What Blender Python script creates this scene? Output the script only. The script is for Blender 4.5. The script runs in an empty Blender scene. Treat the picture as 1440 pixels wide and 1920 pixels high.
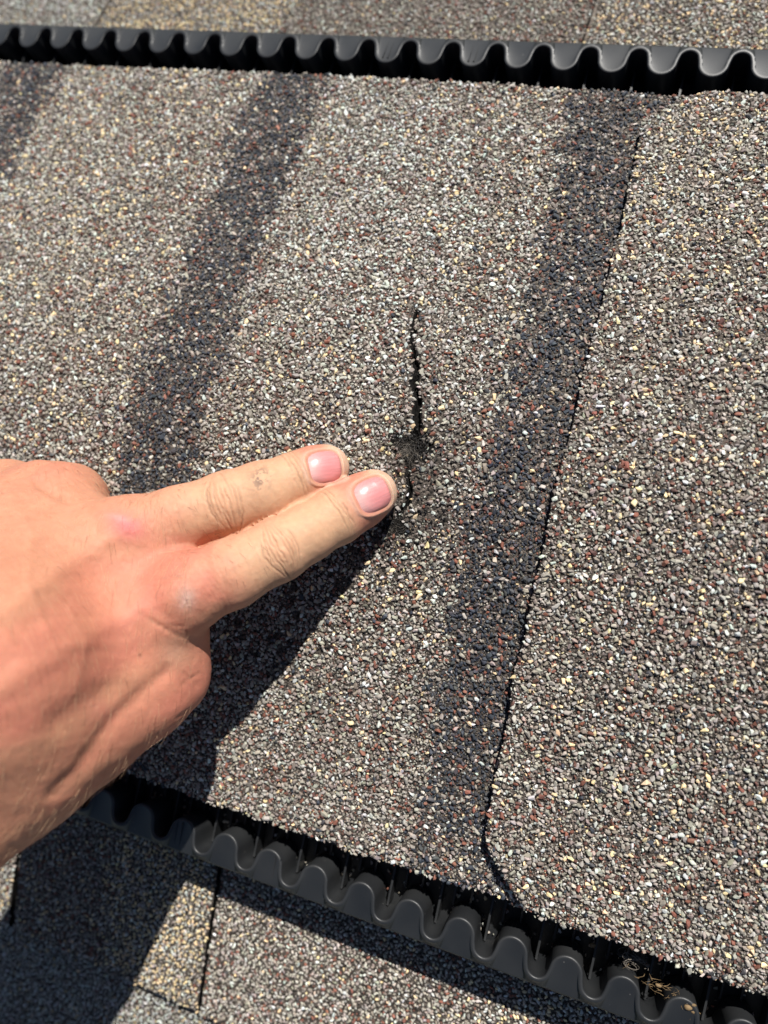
import bpy, math, random
import numpy as np
from mathutils import Vector, Matrix

random.seed(7)
rng = np.random.default_rng(11)
MM = 0.001
sc = bpy.context.scene

# ------------------------------------------------------------------ camera
CAM_M = np.array([[0.93952127, -0.20186724, 0.27667563],
                  [0.23111827, 0.9698584, -0.0771947],
                  [-0.2527531, 0.13647086, 0.95785781]])
CAM_C = np.array([63.38649482, -47.39072902, 276.67085245])     # mm
F_PX = 1450.0                                                    # for a 1440 x 1920 frame
cam_d = bpy.data.cameras.new('camera')
cam = bpy.data.objects.new('camera', cam_d)
sc.collection.objects.link(cam)
m4 = Matrix([list(CAM_M[i]) + [CAM_C[i] * MM] for i in range(3)] + [[0, 0, 0, 1]])
cam.matrix_world = m4
cam_d.sensor_fit = 'VERTICAL'
cam_d.sensor_height = 36.0
cam_d.sensor_width = 27.0
cam_d.lens = 36.0 * F_PX / 1920.0
cam_d.clip_start = 0.005
cam_d.clip_end = 3000.0
cam_d.dof.use_dof = True
cam_d.dof.aperture_fstop = 7.5
sc.camera = cam
sc.render.resolution_x = 768
sc.render.resolution_y = 1024


def focus_at(P):
    v = (np.array(P, float) - CAM_C) @ CAM_M
    cam_d.dof.focus_distance = -v[2] * MM


focus_at((30, -55, 26))

# ------------------------------------------------------------------ light
SUN = np.array([0.24, 0.85, 1.0])
SUN /= np.linalg.norm(SUN)
elev = math.asin(SUN[2])
azim = math.atan2(SUN[0], SUN[1])
world = bpy.data.worlds.new('World')
sc.world = world
world.use_nodes = True
nt = world.node_tree
nt.nodes.clear()
sky = nt.nodes.new('ShaderNodeTexSky')
sky.sky_type = 'NISHITA'
sky.sun_disc = False
sky.sun_elevation = elev
sky.sun_rotation = azim
sky.air_density = 0.7
sky.dust_density = 0.4
bgn = nt.nodes.new('ShaderNodeBackground')
bgn.inputs['Strength'].default_value = 0.05
won = nt.nodes.new('ShaderNodeOutputWorld')
nt.links.new(sky.outputs[0], bgn.inputs[0])
nt.links.new(bgn.outputs[0], won.inputs[0])
sun_d = bpy.data.lights.new('sun', 'SUN')
sun_d.energy = 5.0
sun_d.angle = math.radians(0.55)
sun_d.color = (1.0, 0.965, 0.91)
sun_o = bpy.data.objects.new('sun', sun_d)
sc.collection.objects.link(sun_o)
sun_o.rotation_euler = Vector(SUN).to_track_quat('Z', 'Y').to_euler()
sun_o.location = (0.3, 1.0, 1.2)
sc.view_settings.view_transform = 'Standard'
sc.view_settings.look = 'None'
sc.view_settings.exposure = 0.34
sc.view_settings.gamma = 1.0
sc.view_settings.use_curve_mapping = False


# ------------------------------------------------------------------ helpers
def link(o, parent=None):
    sc.collection.objects.link(o)
    if parent is not None:
        o.parent = parent
    return o


def tag(o, label=None, cat=None, group=None, kind=None):
    if label: o['label'] = label
    if cat: o['category'] = cat
    if group: o['group'] = group
    if kind: o['kind'] = kind
    return o


def mesh(name, verts, faces, mat, parent=None, smooth=False, attrs=None, fmat=None):
    me = bpy.data.meshes.new(name)
    v = np.asarray(verts, dtype=np.float64) * MM
    if isinstance(faces, tuple):
        q, tr = faces
        me.vertices.add(len(v))
        me.vertices.foreach_set('co', v.ravel())
        me.loops.add(q.size + tr.size)
        me.loops.foreach_set('vertex_index', np.concatenate([q.ravel(), tr.ravel()]).astype(np.int32))
        me.polygons.add(len(q) + len(tr))
        me.polygons.foreach_set('loop_start', np.concatenate([np.arange(0, q.size, 4), q.size + np.arange(0, tr.size, 3)]).astype(np.int32))
        me.update(calc_edges=True)
        me.validate()
    elif isinstance(faces, np.ndarray):
        nf, k = faces.shape
        me.vertices.add(len(v))
        me.vertices.foreach_set('co', v.ravel())
        me.loops.add(nf * k)
        me.loops.foreach_set('vertex_index', faces.astype(np.int32).ravel())
        me.polygons.add(nf)
        me.polygons.foreach_set('loop_start', np.arange(0, nf * k, k, dtype=np.int32))
        me.update(calc_edges=True)
        me.validate()
    else:
        me.from_pydata(v.tolist(), [], faces)
        me.update()
    if attrs:
        for an, arr in attrs.items():
            a = me.attributes.new(an, 'FLOAT_COLOR', 'POINT')
            rgba = np.ones((len(v), 4), np.float32)
            rgba[:, :arr.shape[1]] = arr
            a.data.foreach_set('color', rgba.ravel())
    for m_ in (mat if isinstance(mat, (list, tuple)) else [mat]):
        me.materials.append(m_)
    if fmat is not None:
        me.polygons.foreach_set('material_index', np.asarray(fmat, np.int32))
    if smooth:
        me.polygons.foreach_set('use_smooth', [True] * len(me.polygons))
    o = bpy.data.objects.new(name, me)
    return link(o, parent)


def empty(name, loc_mm, parent=None):
    o = bpy.data.objects.new(name, None)
    o.empty_display_size = 0.01
    o.location = [c * MM for c in loc_mm]
    return link(o, parent)


def vnoise(x, y, seed=0):
    """smooth value noise in [0,1]"""
    xi = np.floor(x).astype(np.int64); yi = np.floor(y).astype(np.int64)
    fx = x - xi; fy = y - yi
    fx = fx * fx * (3 - 2 * fx); fy = fy * fy * (3 - 2 * fy)

    def h(a, b):
        n = (a * 374761393 + b * 668265263 + seed * 974711) & 0x7fffffff
        n = ((n ^ (n >> 13)) * 1274126177) & 0x7fffffff
        return ((n ^ (n >> 16)) & 0xffff) / 65535.0
    return (h(xi, yi) * (1 - fx) + h(xi + 1, yi) * fx) * (1 - fy) + (h(xi, yi + 1) * (1 - fx) + h(xi + 1, yi + 1) * fx) * fy


def fbm(x, y, seed=0):
    return (vnoise(x, y, seed) * 0.55 + vnoise(x * 2.1 + 5, y * 2.1, seed + 1) * 0.3 + vnoise(x * 4.3, y * 4.3 + 9, seed + 2) * 0.15)


def sstep(a, b, x):
    t = np.clip((x - a) / (b - a), 0, 1)
    return t * t * (3 - 2 * t)


# ------------------------------------------------------------------ materials
def mat_base(name, rough=0.8, spec=0.3):
    m = bpy.data.materials.new(name)
    m.use_nodes = True
    b = m.node_tree.nodes['Principled BSDF']
    b.inputs['Roughness'].default_value = rough
    b.inputs['Specular IOR Level'].default_value = spec
    return m, m.node_tree, b


def N(t, ty, **kw):
    n = t.nodes.new(ty)
    for k, v in kw.items():
        setattr(n, k, v)
    return n


# granules: colour comes from the granule itself
m_gran, t, b = mat_base('mineral_granule', 0.62, 0.35)
a = N(t, 'ShaderNodeAttribute', attribute_type='INSTANCER', attribute_name='gcol')
no = N(t, 'ShaderNodeTexNoise'); no.inputs['Scale'].default_value = 1800.0
geo = N(t, 'ShaderNodeNewGeometry')
t.links.new(geo.outputs['Position'], no.inputs['Vector'])
mr = N(t, 'ShaderNodeMapRange'); mr.inputs['To Min'].default_value = 0.72; mr.inputs['To Max'].default_value = 1.25
t.links.new(no.outputs['Fac'], mr.inputs['Value'])
mx = N(t, 'ShaderNodeVectorMath', operation='MULTIPLY')
t.links.new(a.outputs['Color'], mx.inputs[0]); t.links.new(mr.outputs[0], mx.inputs[1])
t.links.new(mx.outputs[0], b.inputs['Base Color'])

# asphalt (shingle bed between and under the granules)
m_asph, t, b = mat_base('asphalt', 0.9, 0.12)
no = N(t, 'ShaderNodeTexNoise'); no.inputs['Scale'].default_value = 1300.0; no.inputs['Detail'].default_value = 4
tc = N(t, 'ShaderNodeTexCoord'); t.links.new(tc.outputs['Object'], no.inputs['Vector'])
cr = N(t, 'ShaderNodeValToRGB')
cr.color_ramp.elements[0].color = (0.004, 0.0036, 0.0034, 1); cr.color_ramp.elements[0].position = 0.35
cr.color_ramp.elements[1].color = (0.014, 0.0125, 0.0115, 1); cr.color_ramp.elements[1].position = 0.75
t.links.new(no.outputs['Fac'], cr.inputs[0]); t.links.new(cr.outputs[0], b.inputs['Base Color'])
bp = N(t, 'ShaderNodeBump'); bp.inputs['Distance'].default_value = 0.0006; bp.inputs['Strength'].default_value = 0.8
t.links.new(no.outputs['Fac'], bp.inputs['Height']); t.links.new(bp.outputs[0], b.inputs['Normal'])

# granule-dusted bed that shows between the stones
m_bed, t, b = mat_base('granule_bed', 0.9, 0.12)
vo = N(t, 'ShaderNodeTexVoronoi'); vo.inputs['Scale'].default_value = 1500.0
tc = N(t, 'ShaderNodeTexCoord'); t.links.new(tc.outputs['Object'], vo.inputs['Vector'])
cr = N(t, 'ShaderNodeValToRGB')
cr.color_ramp.elements[0].color = (0.02, 0.018, 0.016, 1); cr.color_ramp.elements[0].position = 0.1
cr.color_ramp.elements[1].color = (0.15, 0.125, 0.105, 1); cr.color_ramp.elements[1].position = 0.9
sep = N(t, 'ShaderNodeSeparateColor'); t.links.new(vo.outputs['Color'], sep.inputs[0])
t.links.new(sep.outputs[0], cr.inputs[0]); t.links.new(cr.outputs[0], b.inputs['Base Color'])
bp = N(t, 'ShaderNodeBump'); bp.inputs['Distance'].default_value = 0.0004; bp.invert = True
t.links.new(vo.outputs['Distance'], bp.inputs['Height']); t.links.new(bp.outputs[0], b.inputs['Normal'])

# far roof (granules too small to tell apart there)
m_far, t, b = mat_base('granulated_roofing', 0.85, 0.2)
tc = N(t, 'ShaderNodeTexCoord')
vo = N(t, 'ShaderNodeTexVoronoi'); vo.inputs['Scale'].default_value = 600.0
t.links.new(tc.outputs['Object'], vo.inputs['Vector'])
cr = N(t, 'ShaderNodeValToRGB'); cr.color_ramp.interpolation = 'CONSTANT'
els = [(0.0, (.16, .135, .115)), (0.45, (.22, .19, .165)), (0.6, (.38, .38, .35)), (0.74, (.10, .05, .04)), (0.84, (.04, .04, .045)), (0.93, (.5, .4, .24))]
cr.color_ramp.elements[0].color = (*els[0][1], 1)
cr.color_ramp.elements[1].position = els[1][0]; cr.color_ramp.elements[1].color = (*els[1][1], 1)
for p_, c_ in els[2:]:
    e = cr.color_ramp.elements.new(p_); e.color = (*c_, 1)
sep = N(t, 'ShaderNodeSeparateColor'); t.links.new(vo.outputs['Color'], sep.inputs[0])
t.links.new(sep.outputs[0], cr.inputs[0]); t.links.new(cr.outputs[0], b.inputs['Base Color'])
bp = N(t, 'ShaderNodeBump'); bp.inputs['Distance'].default_value = 0.001
t.links.new(vo.outputs['Distance'], bp.inputs['Height']); bp.invert = True
t.links.new(bp.outputs[0], b.inputs['Normal'])

# vent plastic
m_plas, t, b = mat_base('black_vent_plastic', 0.42, 0.5)
tc = N(t, 'ShaderNodeTexCoord')
n1 = N(t, 'ShaderNodeTexNoise'); n1.inputs['Scale'].default_value = 45.0; n1.inputs['Detail'].default_value = 5
n2 = N(t, 'ShaderNodeTexNoise'); n2.inputs['Scale'].default_value = 2600.0; n2.inputs['Detail'].default_value = 2
n3 = N(t, 'ShaderNodeTexVoronoi'); n3.inputs['Scale'].default_value = 420.0
for n_ in (n1, n2, n3): t.links.new(tc.outputs['Object'], n_.inputs['Vector'])
cr = N(t, 'ShaderNodeValToRGB')
cr.color_ramp.elements[0].color = (0.017, 0.0185, 0.0205, 1); cr.color_ramp.elements[0].position = 0.3
cr.color_ramp.elements[1].color = (0.030, 0.031, 0.032, 1); cr.color_ramp.elements[1].position = 0.75
t.links.new(n1.outputs['Fac'], cr.inputs[0])
dst = N(t, 'ShaderNodeMapRange'); dst.inputs['From Min'].default_value = 0.0; dst.inputs['From Max'].default_value = 0.11
dst.inputs['To Min'].default_value = 1.0; dst.inputs['To Max'].default_value = 0.0
t.links.new(n3.outputs['Distance'], dst.inputs['Value'])
sp = N(t, 'ShaderNodeSeparateColor'); t.links.new(n3.outputs['Color'], sp.inputs[0])
gt = N(t, 'ShaderNodeMath', operation='GREATER_THAN'); gt.inputs[1].default_value = 0.9
t.links.new(sp.outputs[0], gt.inputs[0])
ml = N(t, 'ShaderNodeMath', operation='MULTIPLY'); t.links.new(gt.outputs[0], ml.inputs[0]); t.links.new(dst.outputs[0], ml.inputs[1])
mixd = N(t, 'ShaderNodeMix', data_type='RGBA'); mixd.inputs['B'].default_value = (0.22, 0.21, 0.19, 1)
t.links.new(ml.outputs[0], mixd.inputs['Factor']); t.links.new(cr.outputs[0], mixd.inputs['A'])
t.links.new(mixd.outputs['Result'], b.inputs['Base Color'])
mr = N(t, 'ShaderNodeMapRange'); mr.inputs['To Min'].default_value = 0.34; mr.inputs['To Max'].default_value = 0.58
t.links.new(n1.outputs['Fac'], mr.inputs['Value']); t.links.new(mr.outputs[0], b.inputs['Roughness'])
bp = N(t, 'ShaderNodeBump'); bp.inputs['Distance'].default_value = 0.00006; bp.inputs['Strength'].default_value = 0.5
t.links.new(n2.outputs['Fac'], bp.inputs['Height']); t.links.new(bp.outputs[0], b.inputs['Normal'])

# skin: pigment from the vertex paint made with the hand
m_skin, t, b = mat_base('skin', 0.56, 0.36)
a = N(t, 'ShaderNodeAttribute', attribute_name='pigment')
tc = N(t, 'ShaderNodeTexCoord')
n1 = N(t, 'ShaderNodeTexNoise'); n1.inputs['Scale'].default_value = 460.0; n1.inputs['Detail'].default_value = 4
n2 = N(t, 'ShaderNodeTexVoronoi', feature='DISTANCE_TO_EDGE'); n2.inputs['Scale'].default_value = 1900.0
n4 = N(t, 'ShaderNodeTexNoise'); n4.inputs['Scale'].default_value = 900.0; n4.inputs['Detail'].default_value = 3
for n_ in (n1, n4): t.links.new(tc.outputs['Object'], n_.inputs['Vector'])
ad = N(t, 'ShaderNodeVectorMath', operation='MULTIPLY_ADD'); ad.inputs[1].default_value = (.0012, .0012, .0012)
t.links.new(n4.outputs['Color'], ad.inputs[0]); t.links.new(tc.outputs['Object'], ad.inputs[2])
t.links.new(ad.outputs[0], n2.inputs['Vector'])
mr = N(t, 'ShaderNodeMapRange'); mr.inputs['To Min'].default_value = 0.90; mr.inputs['To Max'].default_value = 1.10
t.links.new(n1.outputs['Fac'], mr.inputs['Value'])
mx = N(t, 'ShaderNodeVectorMath', operation='MULTIPLY')
t.links.new(a.outputs['Color'], mx.inputs[0]); t.links.new(mr.outputs[0], mx.inputs[1])
t.links.new(mx.outputs[0], b.inputs['Base Color'])
b.inputs['Subsurface Weight'].default_value = 0.25
b.inputs['Subsurface Radius'].default_value = (1.0, 0.35, 0.2)
b.inputs['Subsurface Scale'].default_value = 0.0022
bp = N(t, 'ShaderNodeBump'); bp.inputs['Distance'].default_value = 0.00006; bp.inputs['Strength'].default_value = 0.6
mrb = N(t, 'ShaderNodeMapRange'); mrb.inputs['From Max'].default_value = 0.12
t.links.new(n2.outputs['Distance'], mrb.inputs['Value']); t.links.new(mrb.outputs[0], bp.inputs['Height'])
bp2 = N(t, 'ShaderNodeBump'); bp2.inputs['Distance'].default_value = 0.00035; bp2.inputs['Strength'].default_value = 0.6
t.links.new(n1.outputs['Fac'], bp2.inputs['Height']); t.links.new(bp.outputs[0], bp2.inputs['Normal'])
t.links.new(bp2.outputs[0], b.inputs['Normal'])

m_nail, t, b = mat_base('nail', 0.36, 0.45)
a = N(t, 'ShaderNodeAttribute', attribute_name='pigment')
t.links.new(a.outputs['Color'], b.inputs['Base Color'])
b.inputs['Subsurface Weight'].default_value = 0.2
b.inputs['Subsurface Radius'].default_value = (1.0, 0.4, 0.3)
b.inputs['Subsurface Scale'].default_value = 0.001
tc = N(t, 'ShaderNodeTexCoord')
n1 = N(t, 'ShaderNodeTexNoise'); n1.inputs['Scale'].default_value = 500.0
t.links.new(tc.outputs['Object'], n1.inputs['Vector'])
bp = N(t, 'ShaderNodeBump'); bp.inputs['Distance'].default_value = 0.00018; bp.inputs['Strength'].default_value = 0.5
t.links.new(n1.outputs['Fac'], bp.inputs['Height']); t.links.new(bp.outputs[0], b.inputs['Normal'])


def plain(name, col, rough=0.7):
    m, t, b = mat_base(name, rough, 0.3)
    n_ = N(t, 'ShaderNodeTexNoise'); n_.inputs['Scale'].default_value = 700.0
    tc = N(t, 'ShaderNodeTexCoord'); t.links.new(tc.outputs['Object'], n_.inputs['Vector'])
    mr = N(t, 'ShaderNodeMapRange'); mr.inputs['To Min'].default_value = 0.6; mr.inputs['To Max'].default_value = 1.4
    t.links.new(n_.outputs['Fac'], mr.inputs['Value'])
    mx = N(t, 'ShaderNodeVectorMath', operation='MULTIPLY'); mx.inputs[0].default_value = col
    t.links.new(mr.outputs[0], mx.inputs[1]); t.links.new(mx.outputs[0], b.inputs['Base Color'])
    return m


m_fibre = plain('glass_fibre_mat', (0.040, 0.035, 0.029))
m_fibre_l = plain('glass_fibre_pale', (0.21, 0.185, 0.155))
m_straw = plain('dry_straw', (0.21, 0.14, 0.07))
m_hair = plain('fine_hair', (0.66, 0.44, 0.27), 0.35)
m_hair_d = plain('dark_hair', (0.10, 0.05, 0.03), 0.4)
m_grit = plain('grit', (0.55, 0.5, 0.4))
m_ground = plain('ground_grass', (0.07, 0.09, 0.04))

# ------------------------------------------------------------------ profile of the roof and the ridge cap
HR, RR, WR = 32.0, 40.0, 150.0
S0 = math.sqrt(WR * WR + RR * RR) - RR


def arch(y):
    return HR * (1 - (np.sqrt(np.asarray(y, float) ** 2 + RR * RR) - RR) / S0)


def arch_dy(y):
    y = np.asarray(y, float)
    return -HR / S0 * y / np.sqrt(y * y + RR * RR)


def roofz(y):
    return -20 - 0.27 * (np.abs(y) - 155.0)


# ------------------------------------------------------------------ granule prototypes
def granule_proto(i, r):
    import bmesh
    bm = bmesh.new()
    s = np.array([1.0, r.uniform(0.62, 0.95), r.uniform(0.5, 0.8)])
    pts = r.normal(size=(13, 3))
    pts /= np.linalg.norm(pts, axis=1)[:, None]
    pts *= r.uniform(0.78, 1.0, size=(13, 1))
    pts *= s
    for p in pts: bm.verts.new(p * MM)
    res = bmesh.ops.convex_hull(bm, input=list(bm.verts))
    bmesh.ops.delete(bm, geom=list(set(g for g in res['geom_interior'] + res['geom_unused'] if isinstance(g, bmesh.types.BMVert))), context='VERTS')
    bmesh.ops.bevel(bm, geom=list(bm.edges), offset=0.07 * MM, segments=1, affect='EDGES', clamp_overlap=True)
    me = bpy.data.meshes.new('granule')
    bm.to_mesh(me); bm.free()
    me.materials.append(m_gran)
    return bpy.data.objects.new('granule', me)


gran_col = bpy.data.collections.new('granule_shapes')        # holds only the shapes that the granule layers use
r0 = np.random.default_rng(3)
NPROTO = 12
for i in range(NPROTO):
    gran_col.objects.link(granule_proto(i, r0))

ng = bpy.data.node_groups.new('granule_layer', 'GeometryNodeTree')
ng.interface.new_socket('Geometry', in_out='INPUT', socket_type='NodeSocketGeometry')
ng.interface.new_socket('Geometry', in_out='OUTPUT', socket_type='NodeSocketGeometry')
gi = ng.nodes.new('NodeGroupInput'); go = ng.nodes.new('NodeGroupOutput')
ci = ng.nodes.new('GeometryNodeCollectionInfo')
ci.inputs['Collection'].default_value = gran_col
ci.inputs['Separate Children'].default_value = True
ci.inputs['Reset Children'].default_value = True
iop = ng.nodes.new('GeometryNodeInstanceOnPoints')
iop.inputs['Pick Instance'].default_value = True
ar = ng.nodes.new('GeometryNodeInputNamedAttribute'); ar.data_type = 'FLOAT_VECTOR'; ar.inputs[0].default_value = 'grot'
asx = ng.nodes.new('GeometryNodeInputNamedAttribute'); asx.data_type = 'FLOAT_VECTOR'; asx.inputs[0].default_value = 'gscale'
ai = ng.nodes.new('GeometryNodeInputNamedAttribute'); ai.data_type = 'INT'; ai.inputs[0].default_value = 'gidx'
e2r = ng.nodes.new('FunctionNodeEulerToRotation')
ng.links.new(gi.outputs[0], iop.inputs['Points'])
ng.links.new(ci.outputs[0], iop.inputs['Instance'])
ng.links.new(ar.outputs[0], e2r.inputs[0])
ng.links.new(e2r.outputs[0], iop.inputs['Rotation'])
ng.links.new(asx.outputs[0], iop.inputs['Scale'])
ng.links.new(ai.outputs[0], iop.inputs['Instance Index'])
ng.links.new(iop.outputs[0], go.inputs[0])


def granules(parent, P, rad, col, tilt_x):
    """P (n,3) mm, rad (n) mm, col (n,3), tilt_x (n) slope angle"""
    n = len(P)
    me = bpy.data.meshes.new('granules')
    me.vertices.add(n)
    me.vertices.foreach_set('co', (P * MM).ravel())
    rot = np.zeros((n, 3)); rot[:, 2] = rng.uniform(0, 6.283, n)
    rot[:, 0] = rng.normal(0, 0.45, n); rot[:, 1] = rng.normal(0, 0.45, n)
    rot[:, 0] += tilt_x * np.cos(rot[:, 2]); rot[:, 1] += -tilt_x * np.sin(rot[:, 2])
    scl = np.stack([rad * rng.uniform(0.9, 1.25, n), rad * rng.uniform(0.85, 1.1, n), rad * rng.uniform(0.8, 1.1, n)], 1)
    for nm, ty, arr in (('grot', 'FLOAT_VECTOR', rot), ('gscale', 'FLOAT_VECTOR', scl)):
        a_ = me.attributes.new(nm, ty, 'POINT'); a_.data.foreach_set('vector', arr.astype(np.float32).ravel())
    a_ = me.attributes.new('gidx', 'INT', 'POINT'); a_.data.foreach_set('value', rng.integers(0, NPROTO, n).astype(np.int32))
    a_ = me.attributes.new('gcol', 'FLOAT_COLOR', 'POINT')
    c4 = np.ones((n, 4), np.float32); c4[:, :3] = col
    a_.data.foreach_set('color', c4.ravel())
    me.update()
    o = bpy.data.objects.new('granules', me)
    link(o, parent)
    md = o.modifiers.new('granules', 'NODES'); md.node_group = ng
    tag(o, kind='stuff')
    return o


# palette classes: taupe, brownish taupe, light grey, greenish white, cream, brick red, dark maroon, blue black, charcoal
PAL = np.array([(.365, .322, .268), (.255, .210, .175), (.46, .43, .375), (.59, .61, .565), (.78, .61, .36),
                (.230, .095, .066), (.130, .066, .052), (.045, .052, .066), (.085, .083, .085), (.43, .355, .30)])
PAL[:5] *= 1.05
PAL[:2] *= (0.97, 1.0, 1.02)
PAL[5:7] *= 1.08
MIX = {
    'plain':  [.36, .18, .14, .09, .06, .075, .04, .025, .015, .015],
    'brown':  [.38, .23, .11, .05, .035, .11, .05, .015, .01, .01],
    'light':  [.20, .07, .28, .34, .03, .06, .03, .005, .01, .015],
    'cream':  [.27, .11, .23, .16, .13, .04, .02, .01, .02, .01],
    'stripe': [.09, .07, .025, .012, .006, .06, .04, .44, .22, .04],
    'tan':    [.25, .10, .15, .13, .35, .01, 0, 0, 0, .01],
    'white':  [.14, .04, .34, .43, .04, .01, 0, 0, 0, 0],
    'rosy':   [.42, .20, .16, .06, .03, .08, .02, 0, .01, .02],
    'dark':   [.18, .24, .07, .03, .03, .06, .05, .12, .20, .02],
}
for k_ in MIX:
    v_ = np.array(MIX[k_], float); MIX[k_] = v_ / v_.sum()
MK = list(MIX)
MIXA = np.stack([MIX[k_] for k_ in MK])


def pick_cols(weights, tint=0.13):
    """weights (n, len(MK)) -> colours"""
    w = weights / weights.sum(1, keepdims=True)
    pr = w @ MIXA
    cum = np.cumsum(pr, 1)
    idx = (rng.random(len(w))[:, None] > cum).sum(1).clip(0, len(PAL) - 1)
    c = PAL[idx]
    c = c * np.exp(rng.normal(0, tint, (len(w), 1))) * np.exp(rng.normal(0, 0.035, (len(w), 3)))
    return c


def scatter(x0, x1, y0, y1, sp):
    nx = int((x1 - x0) / sp); ny = int((y1 - y0) / (sp * 0.866))
    gx, gy = np.meshgrid(np.arange(nx), np.arange(ny))
    x = x0 + (gx + 0.5 * (gy % 2)) * sp; y = y0 + gy * sp * 0.866
    x = x.ravel() + rng.uniform(-.42, .42, x.size) * sp; y = y.ravel() + rng.uniform(-.42, .42, y.size) * sp
    return x, y


# ------------------------------------------------------------------ ground far below and the roof under the vent
g = mesh('ground', [(-60000, -60000, -4500), (60000, -60000, -4500), (60000, 60000, -4500), (-60000, 60000, -4500)], [(0, 1, 2, 3)], m_ground)
tag(g, 'distant grassy ground far below the roof', kind='structure'); 

EXT = 2600.0
rv, rf = [], []
for s in (-1, 1):
    b0 = len(rv)
    ys = [s * 12, s * 150, s * EXT]
    for y in ys:
        for x in (-EXT, EXT):
            rv.append((x, y, roofz(y) - 4.0))
            rv.append((x, y, roofz(y) - 22.0))
    for k in range(2):
        a0 = b0 + k * 4
        rf.append((a0, a0 + 2, a0 + 6, a0 + 4) if s > 0 else (a0, a0 + 4, a0 + 6, a0 + 2))
        rf.append((a0 + 1, a0 + 5, a0 + 7, a0 + 3) if s > 0 else (a0 + 1, a0 + 3, a0 + 7, a0 + 5))
    a0 = b0 + 8
    rf.append((a0, a0 + 2, a0 + 3, a0 + 1))
roof = mesh('roof', rv, rf, m_far)
tag(roof, 'grey brown asphalt shingle roof on both sides of the ridge vent', 'roof', kind='structure')
if 'category' in roof: del roof['category']


def slab(name, poly_xy, zfun, thick, mat, parent=None, step=4.0):
    """slab whose outline is poly_xy (counter-clockwise), draped on zfun"""
    P = []
    n = len(poly_xy)
    for i in range(n):
        a_ = np.array(poly_xy[i], float); b_ = np.array(poly_xy[(i + 1) % n], float)
        m_ = max(1, int(np.linalg.norm(b_ - a_) / step))
        for k in range(m_): P.append(a_ + (b_ - a_) * k / m_)
    P = np.array(P)
    nn = len(P)
    top = np.column_stack([P, [zfun(p[0], p[1]) for p in P]])
    bot = top - [0, 0, thick]
    import bmesh
    v = np.vstack([top, bot])
    faces = [tuple(range(nn)), tuple(range(2 * nn - 1, nn - 1, -1))]
    for i in range(nn):
        j = (i + 1) % nn
        faces.append((i, i + nn, j + nn, j))
    return mesh(name, v, faces, mat, parent)


def inpoly(x, y, poly):
    ins = np.zeros(len(x), bool)
    n = len(poly)
    for i in range(n):
        xa, ya = poly[i]; xb, yb = poly[(i + 1) % n]
        c = ((ya > y) != (yb > y)) & (x < (xb - xa) * (y - ya) / (yb - ya + 1e-12) + xa)
        ins ^= c
    return ins


def roof_shingle(poly, mixname, lift, gran=True, sp=1.5, tone=1.0, jitter_edge=1.2, mix2=None):
    o = slab('asphalt_shingle', poly, lambda x, y: float(roofz(y)) + lift, 3.0, m_asph, roof, step=30.0)
    o.data.materials.append(m_bed); o.data.polygons[0].material_index = 1
    if not gran:
        o.data.materials[0] = m_far; o.data.materials[1] = m_far
        return o
    px = [p[0] for p in poly]; py = [p[1] for p in poly]
    x, y = scatter(max(min(px), -330), min(max(px), 200), max(min(py), -325), min(max(py), 265), sp)
    jx = x + (vnoise(x / 4, y / 4, 5) - .5) * jitter_edge; jy = y + (vnoise(x / 4, y / 4, 8) - .5) * jitter_edge
    k = inpoly(jx, jy, poly)
    x, y = x[k], y[k]
    w = np.zeros((len(x), len(MK)))
    w[:, MK.index(mixname)] = 1
    if mix2:
        w2 = mix2[1](x, y); w *= (1 - w2)[:, None]; w[:, MK.index(mix2[0])] += w2
    col = pick_cols(w) * tone
    rad = rng.uniform(0.68, 1.12, len(x))
    z = roofz(y) + lift + 0.15 + rng.uniform(-.1, .35, len(x))
    granules(o, np.column_stack([x, y, z]), rad, col, np.full(len(x), -0.264) * np.sign(y))
    return o


# far slope, course beside the vent (laminated tabs)
yA, yB = 138.0, 282.0
roof_shingle([(-420, yA), (-232.6, yA), (-232.6, yB), (-420, yB)], 'white', 0.0, tone=0.80)
roof_shingle([(-231.4, yA), (10.4, yA), (13.6, yB), (-231.4, yB)], 'tan', 0.4, tone=0.86,
             mix2=('rosy', lambda x, y: sstep(-134, -124, x + (vnoise(x / 9, y / 9, 3) - .5) * 14)))
roof_shingle([(12.6, yA), (230, yA), (230, yB), (15.4, yB)], 'cream', 0.0, tone=0.95)
roof_shingle([(230.5, yA), (420, yA), (420, yB), (230.5, yB)], 'brown', 0.5, gran=False)
# near slope
roof_shingle([(-420, -241), (-157, -244), (-154, -138), (-420, -138)], 'cream', 0.2, tone=0.9)
roof_shingle([(-152.5, -241.5), (-57.6, -243.5), (-56.4, -138), (-151.5, -138)], 'tan', 1.6, tone=0.9,
             mix2=('brown', lambda x, y: 0.85 * sstep(-98, -112, x + (vnoise(x / 7, y / 7, 4) - .5) * 12)))
roof_shingle([(-56.3, -246), (300, -240), (300, -138), (-55.2, -138)], 'rosy', 0.0, tone=1.12,
             mix2=('cream', lambda x, y: 0.6 * sstep(40, 75, x + (vnoise(x / 9, y / 9, 6) - .5) * 20)))
roof_shingle([(-420, -330), (-42, -330), (-44.5, -242.5), (-420, -243)], 'white', -3.2, tone=0.72)
roof_shingle([(-43, -330), (300, -330), (300, -244), (-43.6, -244)], 'plain', -3.0, tone=0.9)
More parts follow.
